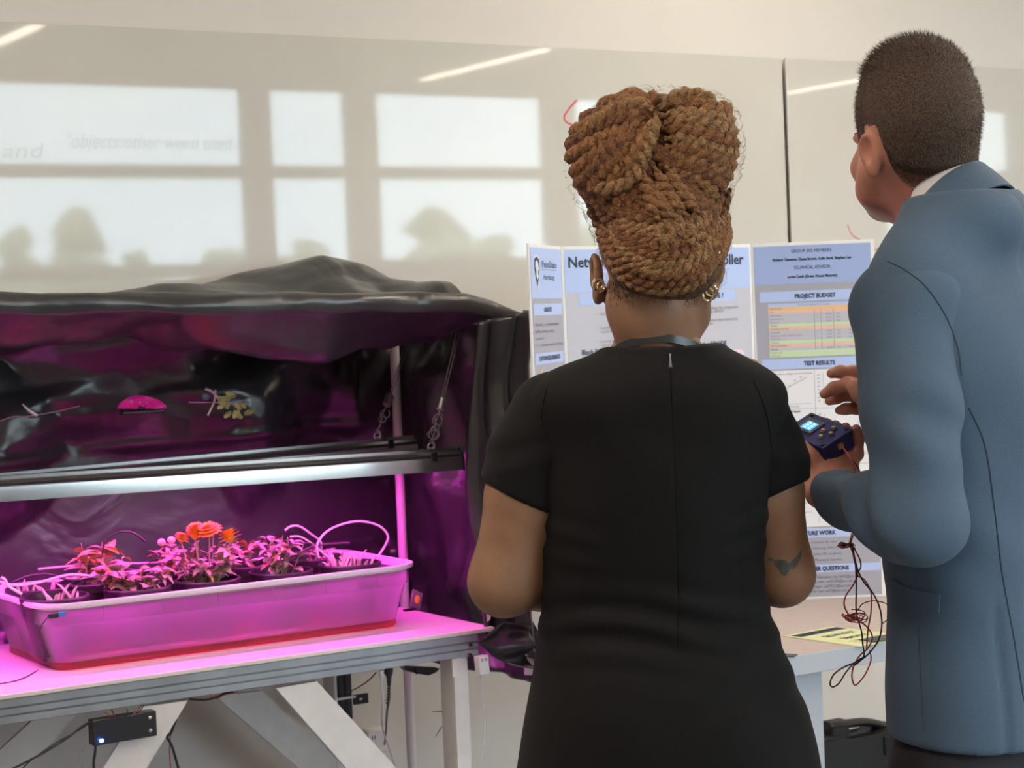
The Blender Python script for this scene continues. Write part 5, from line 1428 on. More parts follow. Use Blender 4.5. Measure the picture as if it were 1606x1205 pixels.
# ---- hair: core mass and twists
M_hairc = new_mat('dark_auburn_hair_base', (.15, .066, .026), .7, bump=.9, bscale=190, var=.5, vscale=70)
M_tw = []
for k, (c1, c2) in enumerate((((.37, .155, .056), (.19, .074, .027)), ((.44, .21, .080), (.23, .098, .036)), ((.29, .118, .043), (.145, .056, .021)), ((.48, .27, .115), (.26, .128, .052)))):
    M_tw.append(new_mat('auburn_hair_twist', c1, .55, bump=.9, bscale=420, var=.5, vscale=140, color2=c2))
hl = Wy(1028, 240, 0)
H = Field((-.19, -.20, wz(480)), (.19, .22, wz(110)), .004)
bc = Wy(1022, 242, .02)
H.ell((bc.x, .02, bc.z), (.098, .095, .074), 0)
H.ell((Wy(962, 268, 0).x, .01, wz(268)), (.050, .080, .056), .035)
H.ell((Wy(1098, 246, 0).x, .01, wz(246)), (.044, .080, .062), .035)
H.ell((Wy(1096, 206, 0).x, .01, wz(206)), (.042, .07, .036), .03)
H.ell((Wy(1016, 196, 0).x, .02, wz(200)), (.058, .07, .040), .03)
c2 = Wy(1040, 370, .0)
H.ell((c2.x, .005, wz(372)), (.078, .104, .082), .04)
H.ell((c2.x+.003, -.03, wz(420)), (.070, .072, .046), .03)
H.ell((0, .02, .075), (.078, .088, .070), .03, M=HM)
# keep the face and the ears clear
H.ell((0, .085, -.02), (.09, .05, .095), .01, 'cut', M=HM)
for q in (-1, 1): H.ell((q*.092, .004, -.022), (.030, .040, .048), .008, 'cut', M=HM)
hair = obj('hair', join_mesh('hair', [H.to_mesh('')], M_hairc), None, woman, local=True)
dr0 = np.array((Lw.R @ ray(1030, 300)).normalized())
def surf(pxs, off, n=30):
    q = bez([(a, b, 0) for a, b in pxs], n)
    P = np.array([tuple(Wy(p.x, p.y, -.02)) for p in q])
    st = P - dr0*.22
    hit = H.march(st, dr0, off, 50)
    miss = np.abs(H.sample(hit)-off) > .004
    near = H.project(P, off, 40)
    hit[miss] = near[miss]
    return hit
def twist(name, P, r, mat, rs, pitch=.024):
    """two strands wound round each other along P, tapering at the ends"""
    P = np.array(P); L = np.concatenate([[0], np.cumsum(np.linalg.norm(np.diff(P, axis=0), axis=1))])
    n = max(12, int(L[-1]/.0032)); t_ = np.linspace(0, L[-1], n)
    Q = np.stack([np.interp(t_, L, P[:, k]) for k in range(3)], 1)
    for _ in range(3): Q[1:-1] = .25*Q[:-2]+.5*Q[1:-1]+.25*Q[2:]
    m = MB(); ph = rs.random()*6.28
    T = np.gradient(Q, axis=0); T /= np.maximum(np.linalg.norm(T, axis=1, keepdims=True), 1e-9)
    G = H.grad(Q); Bn = np.cross(T, G); Bn /= np.maximum(np.linalg.norm(Bn, axis=1, keepdims=True), 1e-6); Nn = np.cross(Bn, T)
    env = np.clip(np.minimum(t_, L[-1]-t_)/.02, .35, 1)
    for s_ in (0, math.pi):
        a = ph + s_ + t_/pitch*6.283
        off = (np.cos(a)[:, None]*Bn+np.sin(a)[:, None]*Nn)*(r*.50*env)[:, None]
        rr = r*.62*env*(1+.13*np.sin(t_*900+s_))
        m.tube([tuple(v) for v in Q+off], list(rr), 7)
    o = obj(name, m, mat, hair, local=True, angle=180); return o
rs = random.Random(21)
paths = []
def J(p, a=3): return (p[0]+rs.uniform(-a, a), p[1]+rs.uniform(-a, a))
# left fan: from the crown out to the left silhouette
for k in range(11):
    f = k/10
    an = R_(118+f*128)     # silhouette angle (screen), from upper left to lower left
    ex, ey = 1021+130*math.cos(an), 246-100*math.sin(an)
    sxp, syp = 1026-8*f, 172+46*f
    mx_, my_ = (sxp+ex)/2-14*f, (syp+ey)/2-14+18*f
    paths.append(([J((sxp, syp)), J((mx_, my_), 4), J((ex*.85+mx_*.15, ey*.85+my_*.15)), (ex, ey)], .0106, rs.choice([0, 1, 1, 2])))
# right side: near-horizontal wraps
for k in range(9):
    f = k/8
    y0 = 170+ f*96; sxp = 1034+6*math.sin(f*3); ey = 168+f*150; ex = 1157-22*(f-.4)**2*4
    paths.append(([J((sxp, y0)), J((sxp+45, y0-4+18*f), 4), J(((sxp+ex)/2+32, (y0+ey)/2+6)), (ex, ey)], .0108, rs.choice([0, 3, 2, 1])))
# diagonals down the right of the centre
for k in range(6):
    f = k/5
    paths.append(([J((1016+f*8, 222+f*6)), J((1042+f*14, 256+f*2)), J((1068+f*16, 288)), J((1092+f*12, 322-f*6)), J((1118+f*8, 346-f*14))], .0090, rs.choice([0, 2, 2])))
# centre drops
for k in range(7):
    f = k/6
    paths.append(([J((1006+f*14, 236)), J((996+f*22, 282)), J((968+f*62, 330)), J((950+f*96, 352+8*math.sin(f*3)))], .0090, rs.choice([0, 2, 3])))
# lower left rolls of the bun
for k in range(6):
    f = k/5
    paths.append(([J((900+f*8, 250+f*14)), J((912+f*10, 290+f*10)), J((938+f*16, 316+f*8)), J((972+f*22, 330+f*8)), J((1004+f*24, 342+f*6))], .0088, rs.choice([0, 1, 2])))
# swept-up nape: nested U curves
for k in range(11):
    f = k/10
    dep = 452-100*f; wl = 940+36*f; wr_ = 1140-34*f; tp_ = 342-12*f
    paths.append(([J((wl, tp_)), J((wl+22-6*f, tp_+(dep-tp_)*.62)), J((1000+16*f, dep-8)), J((1048, dep)), J((1094-10*f, dep-14)), J((wr_-14, tp_+(dep-tp_)*.45)), J((wr_, tp_-8))], .0078, rs.choice([3, 0, 3, 2])))
for q_ in ([(918, 312), (930, 330), (940, 350), (950, 372)], [(928, 306), (942, 326), (956, 344), (972, 358)], [(936, 346), (944, 366), (956, 388), (972, 408)], [(1146, 296), (1138, 312), (1132, 330), (1128, 350)], [(1134, 292), (1124, 314), (1118, 334), (1112, 350)]):
    paths.append((q_, .0088, rs.choice([0, 2])))
# outer right roll from the ear up into the bun
for k in range(4):
    f = k/3
    paths.append(([J((1116-f*14, 420-f*8)), J((1130-f*12, 392)), J((1142-f*12, 362)), J((1144-f*14, 330))], .0085, rs.choice([0, 1])))
for pxs, r, mi in paths: twist('hair_twist', surf(pxs, r*.55), r*1.02, M_tw[mi], rs, .027)
# big golden twists laid over the middle
for pxs in ([(1026, 262), (1040, 290), (1056, 318), (1078, 340)], [(1018, 280), (1030, 306), (1044, 330), (1062, 346)], [(1044, 262), (1060, 292), (1080, 318), (1098, 334)], [(1030, 178), (1024, 206), (1012, 240), (1000, 268), (984, 288), (958, 296), (926, 298)], [(1024, 190), (1010, 222), (994, 250), (976, 276)], [(1008, 268), (1018, 300), (1026, 326), (1034, 344)],
            [(1034, 172), (1050, 158), (1076, 150), (1106, 156), (1130, 172)], [(1024, 174), (1000, 166), (970, 172), (940, 188), (914, 214)]):
    twist('hair_twist', surf(pxs, .013), .0098, M_tw[3 if len(pxs) > 4 else 1], rs, .03)
# curls near the middle of the nape
for k in range(9):
    cx, cy = 1040+rs.random()*62, 326+rs.random()*66; r0 = 7+rs.random()*7
    twist('hair_twist', surf([(cx+r0*math.cos(a), cy+r0*math.sin(a)) for a in np.linspace(rs.random()*6, rs.random()*6+5.2, 9)], .010, 24), .0052, M_tw[3], rs, .016)
# top silhouette coils
for k in range(9):
    f = k/8; an = R_(158-f*136); ex, ey = 1024+122*math.cos(an), 238-94*math.sin(an)
    twist('hair_twist', surf([(1020+(ex-1020)*.55, 210+(ey-210)*.55), ((1020+ex*3)/4, (210+ey*3)/4), (ex, ey)], .005, 16), .0088, M_tw[rs.choice([0, 1])], rs)
# fluff and loose hairs (past counting)
fz = MB()
V = np.array([v.co for v in hair.data.vertices]); idx = rng.choice(len(V), 1300)
Gn = H.grad(V[idx])
for (v, g) in zip(V[idx], Gn):
    t_ = rng.normal(size=3); t_ -= g*(t_ @ g); t_ /= np.linalg.norm(t_)+1e-9
    L_ = .008+.014*rng.random(); p0 = v+g*.008
    fz.tube([p0, p0+t_*L_*.5+g*(.002+.003*rng.random()), p0+t_*L_+g*(.006*rng.random()-.001)], [.00022, .0002, .0001], 3, cap=False)
o = obj('loose_hair', fz, M_tw[0], hair, local=True, kind='stuff')
nb = MB()
Vh = np.array([v.co for v in body.data.vertices]); sel = Vh[(Vh[:, 2] > wz(486)) & (Vh[:, 2] < wz(440)) & (Vh[:, 1] < HC.y-.045) & (np.abs(Vh[:, 0]-HC.x) < .062)]
for v in sel[rng.choice(len(sel), min(4500, len(sel)))]:
    if (wz(486)-v[2]+rng.random()*-.0)*-1 < rng.random()*.03: continue
    g = Hd.grad([v])[0]; d_ = np.array((rng.normal()*.5, -.2, 1.0)); d_ -= g*(d_ @ g)*.8
    nb.tube([v, v+d_*.003+g*.0005, v+d_*.0065+g*.0008], [.00024, .00022, .0001], 3, cap=False)
obj('nape_hair', nb, new_mat('dark_nape_hair', (.03, .015, .009), .6), hair, local=True, kind='stuff')
# ================================================================ the man
MN_D = 2.80
mp_ = at_d(1535, 900, MN_D)
mAZ = R_(-14)
MMx = person_frame((mp_.x, mp_.y, 0), mAZ)
Lm = Local(MMx)
M_skinm = new_mat('fair_reddish_skin', (.45, .20, .142), .5, var=.14, vscale=24, bump=.05, bscale=240, sss=.08)
M_jacket = new_mat('blue_grey_wool_jacket', (.072, .122, .190), .74, spec=.3, bump=.18, bscale=620, sheen=.08, var=.06, vscale=300)
M_shirt = new_mat('white_cotton_shirt', (.80, .79, .80), .7, bump=.06, bscale=300)
M_trous = new_mat('black_trousers', (.012, .012, .018), .8, bump=.1, bscale=400)
man = thing('person', 'man with short cropped hair in a blue grey suit jacket, holding a small blue box', 'person', (mp_.x, mp_.y, 0), None, -mAZ)
def mz(py, px=1440): return Lm.x(px, py, -.1).z
# landmarks in the man's own frame (x right, y forward)
HCm = Vector((0, .090, Lm.x(1437, 236, 0).z))
SHl = Vector((-.172, .0, mz(480))); SHr = Vector((.182, .0, mz(482)))
ELl = Vector((-.238, -.055, mz(797)))
ELr = Vector((.27, -.02, mz(800)))
WL = Lm.d(1308, 772, 2.80); 
WR = Lm.d(1392, 628, 2.93)
zh = mz(1152)                          # jacket hem
J_ = Field((-.40, -.24, zh-.03), (.40, .34, mz(300)), .006)
zs = lambda p: mz(p)
secs = [(zh-.02, 0, -.012, .182, .116), (mz(1080), 0, -.010, .178, .115), (mz(980), 0, -.008, .172, .112), (mz(880), 0, -.006, .168, .110), (mz(780), 0, -.005, .172, .113), (mz(680), 0, -.006, .185, .122),
        (mz(580), 0, -.006, .200, .128), (mz(500), 0, -.002, .192, .112), (mz(440), 0, .008, .165, .090), (mz(400), 0, .012, .125, .076), (mz(360), 0, .014, .085, .070), (mz(318), 0, .018, .066, .064)]
J_.stack(secs, 0, p=2.3)
J_.cone((-.142, .0, mz(452)), (-.06, .02, mz(368)), .052, .045, .05).cone((.155, .0, mz(456)), (.06, .02, mz(368)), .054, .045, .05)
J_.ell((0, -.040, mz(352)), (.085, .052, .045), .05)
for q in (-1, 1): J_.cone((q*.10, .005, mz(408)), (q*.160, .0, mz(466)), .050, .053, .05)
def jfold(X, Y, Z):
    w = .0030*np.exp(-((Z-mz(850))/.10)**2)*np.sin(60*(Z+.6*X-.35*Y))*np.clip(-X*6, 0, 1)
    w = w+.0022*np.sin(Z*26+X*30)*np.sin(X*17-Z*5)
    # back side seam and centre vent
    w = w+.0020*np.exp(-((X+.085-.03*np.exp(-((Z-mz(800))/.2)**2))/.003)**2)*(Y < 0)*(Z < mz(560))
    w = w+.0020*np.exp(-(X/.003)**2)*(Y < 0)*(Z > mz(870))
    return w
J_.offset(jfold)
# front opening below the button and vents at the back
J_.func((-.4, .02, zh-.05), (.4, .4, mz(900)), lambda X, Y, Z: np.abs(X)-.012-.10*np.clip((mz(930)-Z)/.25, 0, 1)**2, .01, 'cut')
for q in (-1, 1):
    J_.offset(lambda X, Y, Z: .0065*np.exp(-((X-q*.115)/.005)**2)*(Y < 0)*np.clip((mz(925)-Z)/.02, 0, 1) + .0018*np.clip((X*q-.115)/.004, 0, 1)*(Y < 0)*np.clip((mz(925)-Z)/.08, 0, 1))
J_.func((-.45, -.3, zh-.08), (.45, .4, zh+.05), lambda X, Y, Z: Z-zh-.010*np.clip(Y/.12, -1, 1)+0*X, .006, 'cut')
jk = obj('jacket', join_mesh('jacket', [J_.to_mesh('')], M_jacket), None, man, local=True)
# sleeves, each its own tube set into the armhole
def sleeve_m(S, E, Wr, cuff):
    F = Field(np.minimum(np.minimum(S, E), Wr)-.13, np.maximum(np.maximum(S, E), Wr)+.13, .0055)
    m = S.lerp(E, .45)
    F.chain([S+Vector((0, 0, -.012)), m, E], [.068, .0665, .057], .03)
    F.ell(S+Vector((math.copysign(.022, S.x)*-1, 0, .004)), (.062, .070, .058), .035)
    f1 = E.lerp(Wr, .35)
    F.chain([E, f1, E.lerp(Wr, cuff)], [.057, .052, .039], .025)
    ax = (Wr-E).normalized(); c = E.lerp(Wr, cuff)
    F.func(np.array(c)-.12, np.array(c)+.12, lambda X, Y, Z: np.maximum(-((X-c.x)*ax.x+(Y-c.y)*ax.y+(Z-c.z)*ax.z), np.sqrt((X-c.x)**2+(Y-c.y)**2+(Z-c.z)**2)-.115), .005, 'cut')
    up = (E-S).normalized()
    def fold(X, Y, Z):
        t_ = (X-E.x)*up.x+(Y-E.y)*up.y+(Z-E.z)*up.z          # distance along the upper arm from the elbow
        u_ = (X-E.x)*ax.x+(Y-E.y)*ax.y+(Z-E.z)*ax.z
        g = np.exp(-(t_/.08)**2)*np.exp(-((u_-.05)/.09)**2)
        w = .0085*g*np.sin(70*(t_*.8+u_*1.1)+4*X)
        w = w+.0060*np.exp(-((u_-.19)/.07)**2)*np.sin(62*(u_+.5*t_))
        w = w+.0026*np.sin(13*Z+23*X+9*Y)*np.sin(17*Y-7*Z)
        w = w+.0042*np.exp(-((t_+.10)/.05)**2)*np.sin(55*(t_+.7*Y-.4*X))+.0030*np.exp(-((t_+.30)/.05)**2)*np.sin(60*(t_*.6-Y))
        return w
    F.offset(fold); return F
SL = sleeve_m(SHl, ELl, WL, .93); SR = sleeve_m(SHr, ELr, WR, .93)
obj('sleeve', join_mesh('sleeve', [SL.to_mesh('')], M_jacket), None, jk, local=True)
obj('sleeve', join_mesh('sleeve', [SR.to_mesh('')], M_jacket), None, jk, local=True)
# collars: shirt band, shirt fold, jacket collar and lapels
RC = Vector((0, .036, Lm.x(1490, 298, 0).z))
tilt = R_(-30)
Rt = Matrix.Rotation(tilt, 3, 'X')
def ring(a, r, h):
    v = Rt @ Vector((r*1.0*math.sin(a), -r*1.02*math.cos(a), h)); return RC+v     # a = 0 at the nape
def collar(name, rows, mat, a0, a1, thick, parent, n=64):
    def fn(i, j):
        a = a0+(a1-a0)*i; k = j*(len(rows)-1); q = int(min(len(rows)-2, k)); f = k-q
        r = rows[q][0]*(1-f)+rows[q+1][0]*f; h = rows[q][1]*(1-f)+rows[q+1][1]*f
        h -= .010*(1-math.cos(a))*j + (.011*(1-math.cos(a)) if name == 'jacket_collar' else 0)
        return ring(a, r, h)
    m = MB().grid(fn, n, 3*(len(rows)-1)+1).solidify(thick)
    return obj(name, m, mat, parent, local=True)
collar('shirt_collar', [(.0545, -.028), (.0540, .036), (.0555, .042), (.0580, .040), (.0612, -.010)], M_shirt, R_(-168), R_(168), .0012, man)
collar('jacket_collar', [(.0620, -.03), (.0605, .000), (.0625, .0055), (.0665, .003), (.0770, -.024), (.0840, -.048)], M_jacket, R_(-118), R_(118), .0028, jk)
for q in (-1, 1):
    lap = [ring(q*R_(112), .068, .0), ring(q*R_(112), .090, -.045), Vector((q*.115, .105, mz(470))), Vector((q*.075, .125, mz(500))), Vector((q*.012, .142, mz(720))), Vector((q*.020, .125, mz(560)))]
    obj('lapel', MB().poly(lap, .003, (0, 1, 0)), M_jacket, jk, local=True, smooth=False)
# shirt front (off to the far side) and trousers
F = Field((-.14, -.02, mz(820)), (.14, .2, mz(300)), .006)
F.stack([(mz(810), 0, .03, .09, .095), (mz(600), 0, .03, .1, .092), (mz(440), 0, .035, .075, .07), (mz(330), 0, .045, .05, .05)], 0)
obj('shirt', join_mesh('shirt', [F.to_mesh('')], M_shirt), None, man, local=True)
T = Field((-.26, -.22, .03), (.26, .26, zh+.10), .008)
T.stack([(zh+.08, 0, -.008, .150, .098), (zh, 0, -.01, .160, .104), (zh-.08, 0, -.01, .162, .106)], 0)
for q in (-1, 1):
    T.chain([(q*.092, 0, zh-.06), (q*.100, .008, .50), (q*.105, -.012, .09)], [.088, .070, .060], .03)
tr_ = obj('trousers', join_mesh('trousers', [T.to_mesh('')], M_trous), None, man, local=True)
for q in (-1, 1):
    obj('shoe', MB().sphere((q*.105, .055, .035), .055, 2, (.85, 2.6, .62)), M_black, man, local=True)
# pocket flap on the left side of the jacket, and its welt
def onj(px, py, off): return J_.march([tuple(Lm.d(px, py, 2.3))], np.array((Lm.R @ ray(px, py)).normalized()), off, 90)[0]
fl = [(1399, 908), (1408, 914), (1420, 921), (1445, 928), (1474, 934)]
fb = [(1402, 940), (1410, 948), (1422, 956), (1446, 961), (1472, 962)]
m = MB(); A = [onj(x, y, .0035) for x, y in fl]; Bq = [onj(x, y, .0050) for x, y in fb]
A = [p for p in bez([tuple(p) for p in A], 16)]; Bq = [p for p in bez([tuple(p) for p in Bq], 16)]
def flap(i, j):
    k = i*(len(A)-1); a = int(min(len(A)-2, k)); f = k-a
    return A[a].lerp(A[a+1], f).lerp(Bq[a].lerp(Bq[a+1], f), j)
M_jseam = new_mat('dark_blue_seam', (.03, .05, .075), .85)
q = bez([(a, b, 0) for a, b in ((1392, 410), (1420, 424), (1452, 450), (1482, 494), (1502, 545), (1508, 590))], 50); P = []
for p in q:
    dv = np.array((Lm.R @ ray(p.x, p.y)).normalized()); st = [tuple(Lm.d(p.x, p.y, 2.3))]
    c1, c2 = J_.march(st, dv, .0001, 90)[0], SL.march(st, dv, .0001, 90)[0]
    P.append(c2 if abs(SL.sample([c2])[0]) < .004 and (c2-np.array(st[0])) @ dv < (c1-np.array(st[0])) @ dv else c1)
obj('seam', MB().tube(P, .0011, 5), M_jseam, jk, local=True)
obj('pocket_flap', MB().grid(flap, 20, 8).solidify(.0030), M_jacket, jk, local=True)
def seamline(pts, rad=.0011, F_=J_):
    q = bez([(a, b, 0) for a, b in pts], 40); P = []
    for p in q: P.append(F_.march([tuple(Lm.d(p.x, p.y, 2.3))], np.array((Lm.R @ ray(p.x, p.y)).normalized()), .0001, 90)[0])
    obj('seam', MB().tube(P, rad, 5), M_jseam, jk, local=True)
M_jseam = new_mat('dark_blue_seam', (.03, .05, .075), .85)
seamline([(1520, 640), (1545, 700), (1560, 800), (1572, 900), (1590, 1000), (1606, 1100)])
seamline([(1440, 985), (1444, 1060), (1449, 1150)], .0008)
# ---- body: neck, hidden torso and arms, hands at a finer grid, head
BD = Field((-.34, -.14, zh-.02), (.34, .30, mz(260)), .007)
BD.stack([(z, cx, cy, max(.04, rx-.03), max(.04, ry-.03)) for z, cx, cy, rx, ry in secs if z < mz(380)], 0)
BD.cone((0, .025, mz(400)), HCm+Vector((0, -.035, -.075)), .052, .050, .04)
for S, E, Wr in ((SHl, ELl, WL), (SHr, ELr, WR)):
    BD.chain([S+Vector((0, 0, -.01)), S.lerp(E, .5), E, E.lerp(Wr, .4), Wr], [.045, .048, .036, .036, .024], .02)
Hm = Field(np.array(HCm)-[.135, .18, .22], np.array(HCm)+[.135, .17, .19], .0034)
HMm = Matrix.Translation(HCm) @ Matrix.Rotation(R_(-31), 4, 'Z') @ Matrix.Rotation(R_(5), 4, 'X')
head(Hm, HMm, False, .78)
Hm.ell((0, -.026, .066), (.0745, .079, .088), .02, M=HMm)          # tall crown
Hm.ell((0, -.040, .02), (.067, .056, .085), .03, M=HMm)
Hm.cone(HCm+Vector((0, -.048, -.020)), Vector((0, .026, mz(330))), .050, .047, .022)
Hm.cone(HCm+Vector((0, -.010, -.055)), Vector((0, .045, mz(345))), .048, .047, .03)
for q in (-1, 1): ear(Hm, HMm, q, (q*.0775, -.036, -.002), .95)
# device frame first: the hand closes on it
DV = 2.86
dB, dR, dT = at_d(1291, 703, DV-.045), None, None
sc_ = FPX/DV
e1c, e2c = Vector((50/sc_, 29/sc_, .028)), Vector((-55/sc_, 24/sc_, .060))
e2c = e2c - e1c*(e1c.dot(e2c)/e1c.length_squared)
tw = lambda v: (_RR*v.x+_UU*v.y+_F*v.z)
E1, E2 = tw(e1c), tw(e2c); E3 = E1.cross(E2).normalized()
if E3.z < 0: E3 = -E3
dl, dw, dh = E1.length, E2.length, .031
DM = frame_M(dB, E1.normalized(), E2.normalized(), E3)            # top face: origin at its near corner
toL = lambda P: Lm.I @ P
dpt = lambda a, b, c: toL(DM @ Vector((dl*a, dw*b, c)))           # a along E1, b along E2, c above the top
HL_ = Field(np.minimum(WL, dpt(.5, .5, -.05))-.13, np.maximum(WL, dpt(.5, .5, -.05))+.13, .0024)
# left hand: palm under the box, fingers round its far right side, thumb along the left side
und = -dh-.014
pw = WL
dirp = (dpt(.50, .42, und)-pw).normalized(); npalm = (DM.to_3x3() @ Vector((0, 0, 1))); npalm = (Lm.R @ npalm).normalized()
fs = []
for i, b in enumerate((-.02, .24, .50, .76)):
    k = dpt(.62-.10*abs(b-.3), b, und-.004)
    fs.append([k, dpt(1.02, b, und+.001), dpt(1.16, b+.01, -dh*.62), dpt(1.13, b+.02, -.004-.004*i)])
th = [dpt(.05, -.10, und-.004), dpt(-.10, .02, und+.010), dpt(-.135, .22, -.016), dpt(-.115, .42, -.004)]
hand(HL_, pw, dirp, npalm, fs, th, .97)
for f_ in fs: HL_.cone(pw.lerp(dpt(.4, .4, und-.006), .55), f_[0], .018, .0125, .016)
HL_.cone(pw+(ELl-pw).normalized()*.06, pw, .029, .0255, .02)
# the box keeps its own space
HL_.func(np.array(dpt(.5, .5, 0))-.1, np.array(dpt(.5, .5, 0))+.1, (lambda I3, o: (lambda X, Y, Z: np.maximum(np.maximum(np.abs((X-o.x)*I3[0][0]+(Y-o.y)*I3[0][1]+(Z-o.z)*I3[0][2]-dl/2)-dl/2-.0006, np.abs((X-o.x)*I3[1][0]+(Y-o.y)*I3[1][1]+(Z-o.z)*I3[1][2]-dw/2)-dw/2-.0006), np.abs((X-o.x)*I3[2][0]+(Y-o.y)*I3[2][1]+(Z-o.z)*I3[2][2]+dh/2)-dh/2-.0006)))([list(Lm.R @ E1.normalized()), list(Lm.R @ E2.normalized()), list(Lm.R @ E3)], toL(dB)), 0, 'cut')
# right hand: open gesture, fingers pointing left across the poster, palm to the camera
RD = 2.95
g = lambda x, y, d=0: Lm.d(x, y, RD+d)
HRf = Field(np.minimum(g(1280, 560, -.05), g(1420, 690, .09))-.06, np.maximum(g(1280, 560, -.05), g(1420, 690, .09))+.06, .0022)
pc = [g(1362, 596, .015), g(1364, 612, .012), g(1365, 627, .014), g(1364, 642, .02)]
for p in pc: HRf.cone(WR, p, .021, .0125, .014)
for f_, r in (([pc[0], g(1338, 584, .005), g(1318, 583, -.002), g(1304, 586, -.006)], .0100),
              ([pc[1], g(1332, 603, -.012), g(1308, 609, -.016), g(1293, 618, -.010)], .0102),
              ([pc[2], g(1334, 618, .004), g(1312, 624, .004), g(1301, 629, .012)], .0096),
              ([pc[3], g(1344, 641, .012), g(1326, 642, .012), g(1316, 644, .014)], .0086)):
    HRf.chain(f_, [r*1.12, r, r*.90, r*.74], .006)
HRf.chain([g(1384, 634, -.012), g(1362, 628, -.028), g(1348, 616, -.034), g(1340, 606, -.034)], [.0165, .0130, .0115, .0090], .012)
HRf.cone(WR, WR+(WR-ELr).normalized()*-.06, .0265, .030, .02)
body_m = obj('body', join_mesh('body', [BD.to_mesh(''), Hm.to_mesh(''), HL_.to_mesh(''), HRf.to_mesh('')], M_skinm), None, man, local=True)
# ---- short hair: a close shell with a faded edge, plus bristles
M_mh = bpy.data.materials.new('cropped_brown_hair'); M_mh.use_nodes = True
t = M_mh.node_tree; p = t.nodes['Principled BSDF']; p.inputs['Roughness'].default_value = .65
tc = t.nodes.new('ShaderNodeTexCoord'); n1 = t.nodes.new('ShaderNodeTexNoise'); n1.inputs['Scale'].default_value = 420; n1.inputs['Detail'].default_value = 3
rr = t.nodes.new('ShaderNodeValToRGB'); rr.color_ramp.elements[0].position = .38; rr.color_ramp.elements[0].color = (.030, .017, .011, 1)
rr.color_ramp.elements[1].position = .68; rr.color_ramp.elements[1].color = (.135, .078, .048, 1)
bb = t.nodes.new('ShaderNodeBump'); bb.inputs['Strength'].default_value = .8; bb.inputs['Distance'].default_value = .004
t.links.new(tc.outputs['Object'], n1.inputs['Vector']); t.links.new(n1.outputs['Fac'], rr.inputs['Fac']); t.links.new(rr.outputs['Color'], p.inputs['Base Color'])
t.links.new(n1.outputs['Fac'], bb.inputs['Height']); t.links.new(bb.outputs['Normal'], p.inputs['Normal'])
HH = Field(Hm.lo, Hm.ax_hi(), Hm.h); HH.a = np.full(Hm.n, .15, np.float32)
HH.ell((0, -.016, .045), (.0765, .089, .094), 0, M=HMm).ell((0, -.026, .066), (.0745, .079, .088), .02, M=HMm).ell((0, -.040, .02), (.067, .056, .085), .03, M=HMm)
HH.a[:] = np.minimum(HH.a, np.where(np.ones_like(Hm.a) > 0, Hm.a+.0006, 9))
HI = HMm.inverted(); R3 = HI.to_3x3(); o3 = HI @ Vector((0, 0, 0))
def hx(X, Y, Z):
    return (R3[0][0]*X+R3[0][1]*Y+R3[0][2]*Z+o3.x, R3[1][0]*X+R3[1][1]*Y+R3[1][2]*Z+o3.y, R3[2][0]*X+R3[2][1]*Y+R3[2][2]*Z+o3.z)
def hairline(x, y, z):
    """height of the lower hair edge for a point of the head: nape, round the ears, temples, forehead"""
    yy = np.array([-.13, -.09, -.070, -.062, -.052, -.020, -.008, .030, .050, .066, .12])
    zz = np.array([-.040, -.040, -.032, -.012, .032, .036, -.012, .000, .040, .078, .090])
    return np.interp(y, yy, zz)
def hs(X, Y, Z):
    x, y, z = hx(X, Y, Z); e = z-hairline(x, y, z)
    return -np.clip(e, -.02, .05)*.30*np.clip(1, 0, 1)
def hcut(X, Y, Z):
    x, y, z = hx(X, Y, Z)
    e = np.clip((z-hairline(x, y, z))/.075, 0, 1); top = np.clip((z-.09)/.06, 0, 1)
    return -(.0004+.0050*e**1.2+.0085*top*np.clip((y+.06)/.08, .35, 1)) + np.where(z < hairline(x, y, z), .03, 0)
HH.offset(hcut)
hair_m = obj('hair', join_mesh('hair', [HH.to_mesh('')], M_mh), None, man, local=True)
Vh = np.array([v.co for v in hair_m.data.vertices]); Gh = HH.grad(Vh)
outm = Hm.sample(Vh) > .0004
Vh, Gh = Vh[outm], Gh[outm]
br = MB(); sel = rng.choice(len(Vh), 15000)
for v, g_ in zip(Vh[sel], Gh[sel]):
    x, y, z = hx(*v); v = v+rng.normal(size=3)*.0012
    e = min(1, max(0, (z-hairline(x, y, z))/.07)); L_ = .0018+.0040*e+(.005 if z > .11 else 0)
    d_ = g_*.75+np.array((0, .35 if z > .10 else -.05, -.45 if z < .08 else .1))+rng.normal(size=3)*.18
    p0 = v-g_*.001; s_ = np.cross(d_, rng.normal(size=3)); s_ = s_/(np.linalg.norm(s_)+1e-9)*.00032
    vs = [br.bm.verts.new(q) for q in (p0-s_, p0+s_, p0+d_*L_)]; br.bm.faces.new(vs)
o = obj('hair_bristles', br.mesh('bristles', fix=False), M_mh, hair_m, local=True, kind='stuff')
# sparse stubble that fades the hairline into the neck
sb_ = MB(); Vb = np.array([v.co for v in body_m.data.vertices])
sel = Vb[(np.abs(Hm.sample(Vb)) < .004)]
P_ = np.stack(hx(sel[:, 0], sel[:, 1], sel[:, 2]), 1); e = hairline(P_[:, 0], P_[:, 1], P_[:, 2])-P_[:, 2]
sel = sel[(P_[:, 1] < .03) & (e > -.03) & (e < .04)]
sel = np.repeat(sel, 22, axis=0); sel = Hm.project(sel+rng.normal(size=sel.shape)*.0026, 0, 5); Gs = Hm.grad(sel)
P_ = np.stack(hx(sel[:, 0], sel[:, 1], sel[:, 2]), 1); e = hairline(P_[:, 0], P_[:, 1], P_[:, 2])-P_[:, 2]
keep = (P_[:, 1] < .02) & (rng.random(len(sel)) > np.clip((e+.004)/.034, 0, 1)**.7) & (e > -.02) & ~((np.abs(P_[:, 0]) > .05) & (P_[:, 1] > -.062) & (P_[:, 2] > -.04))
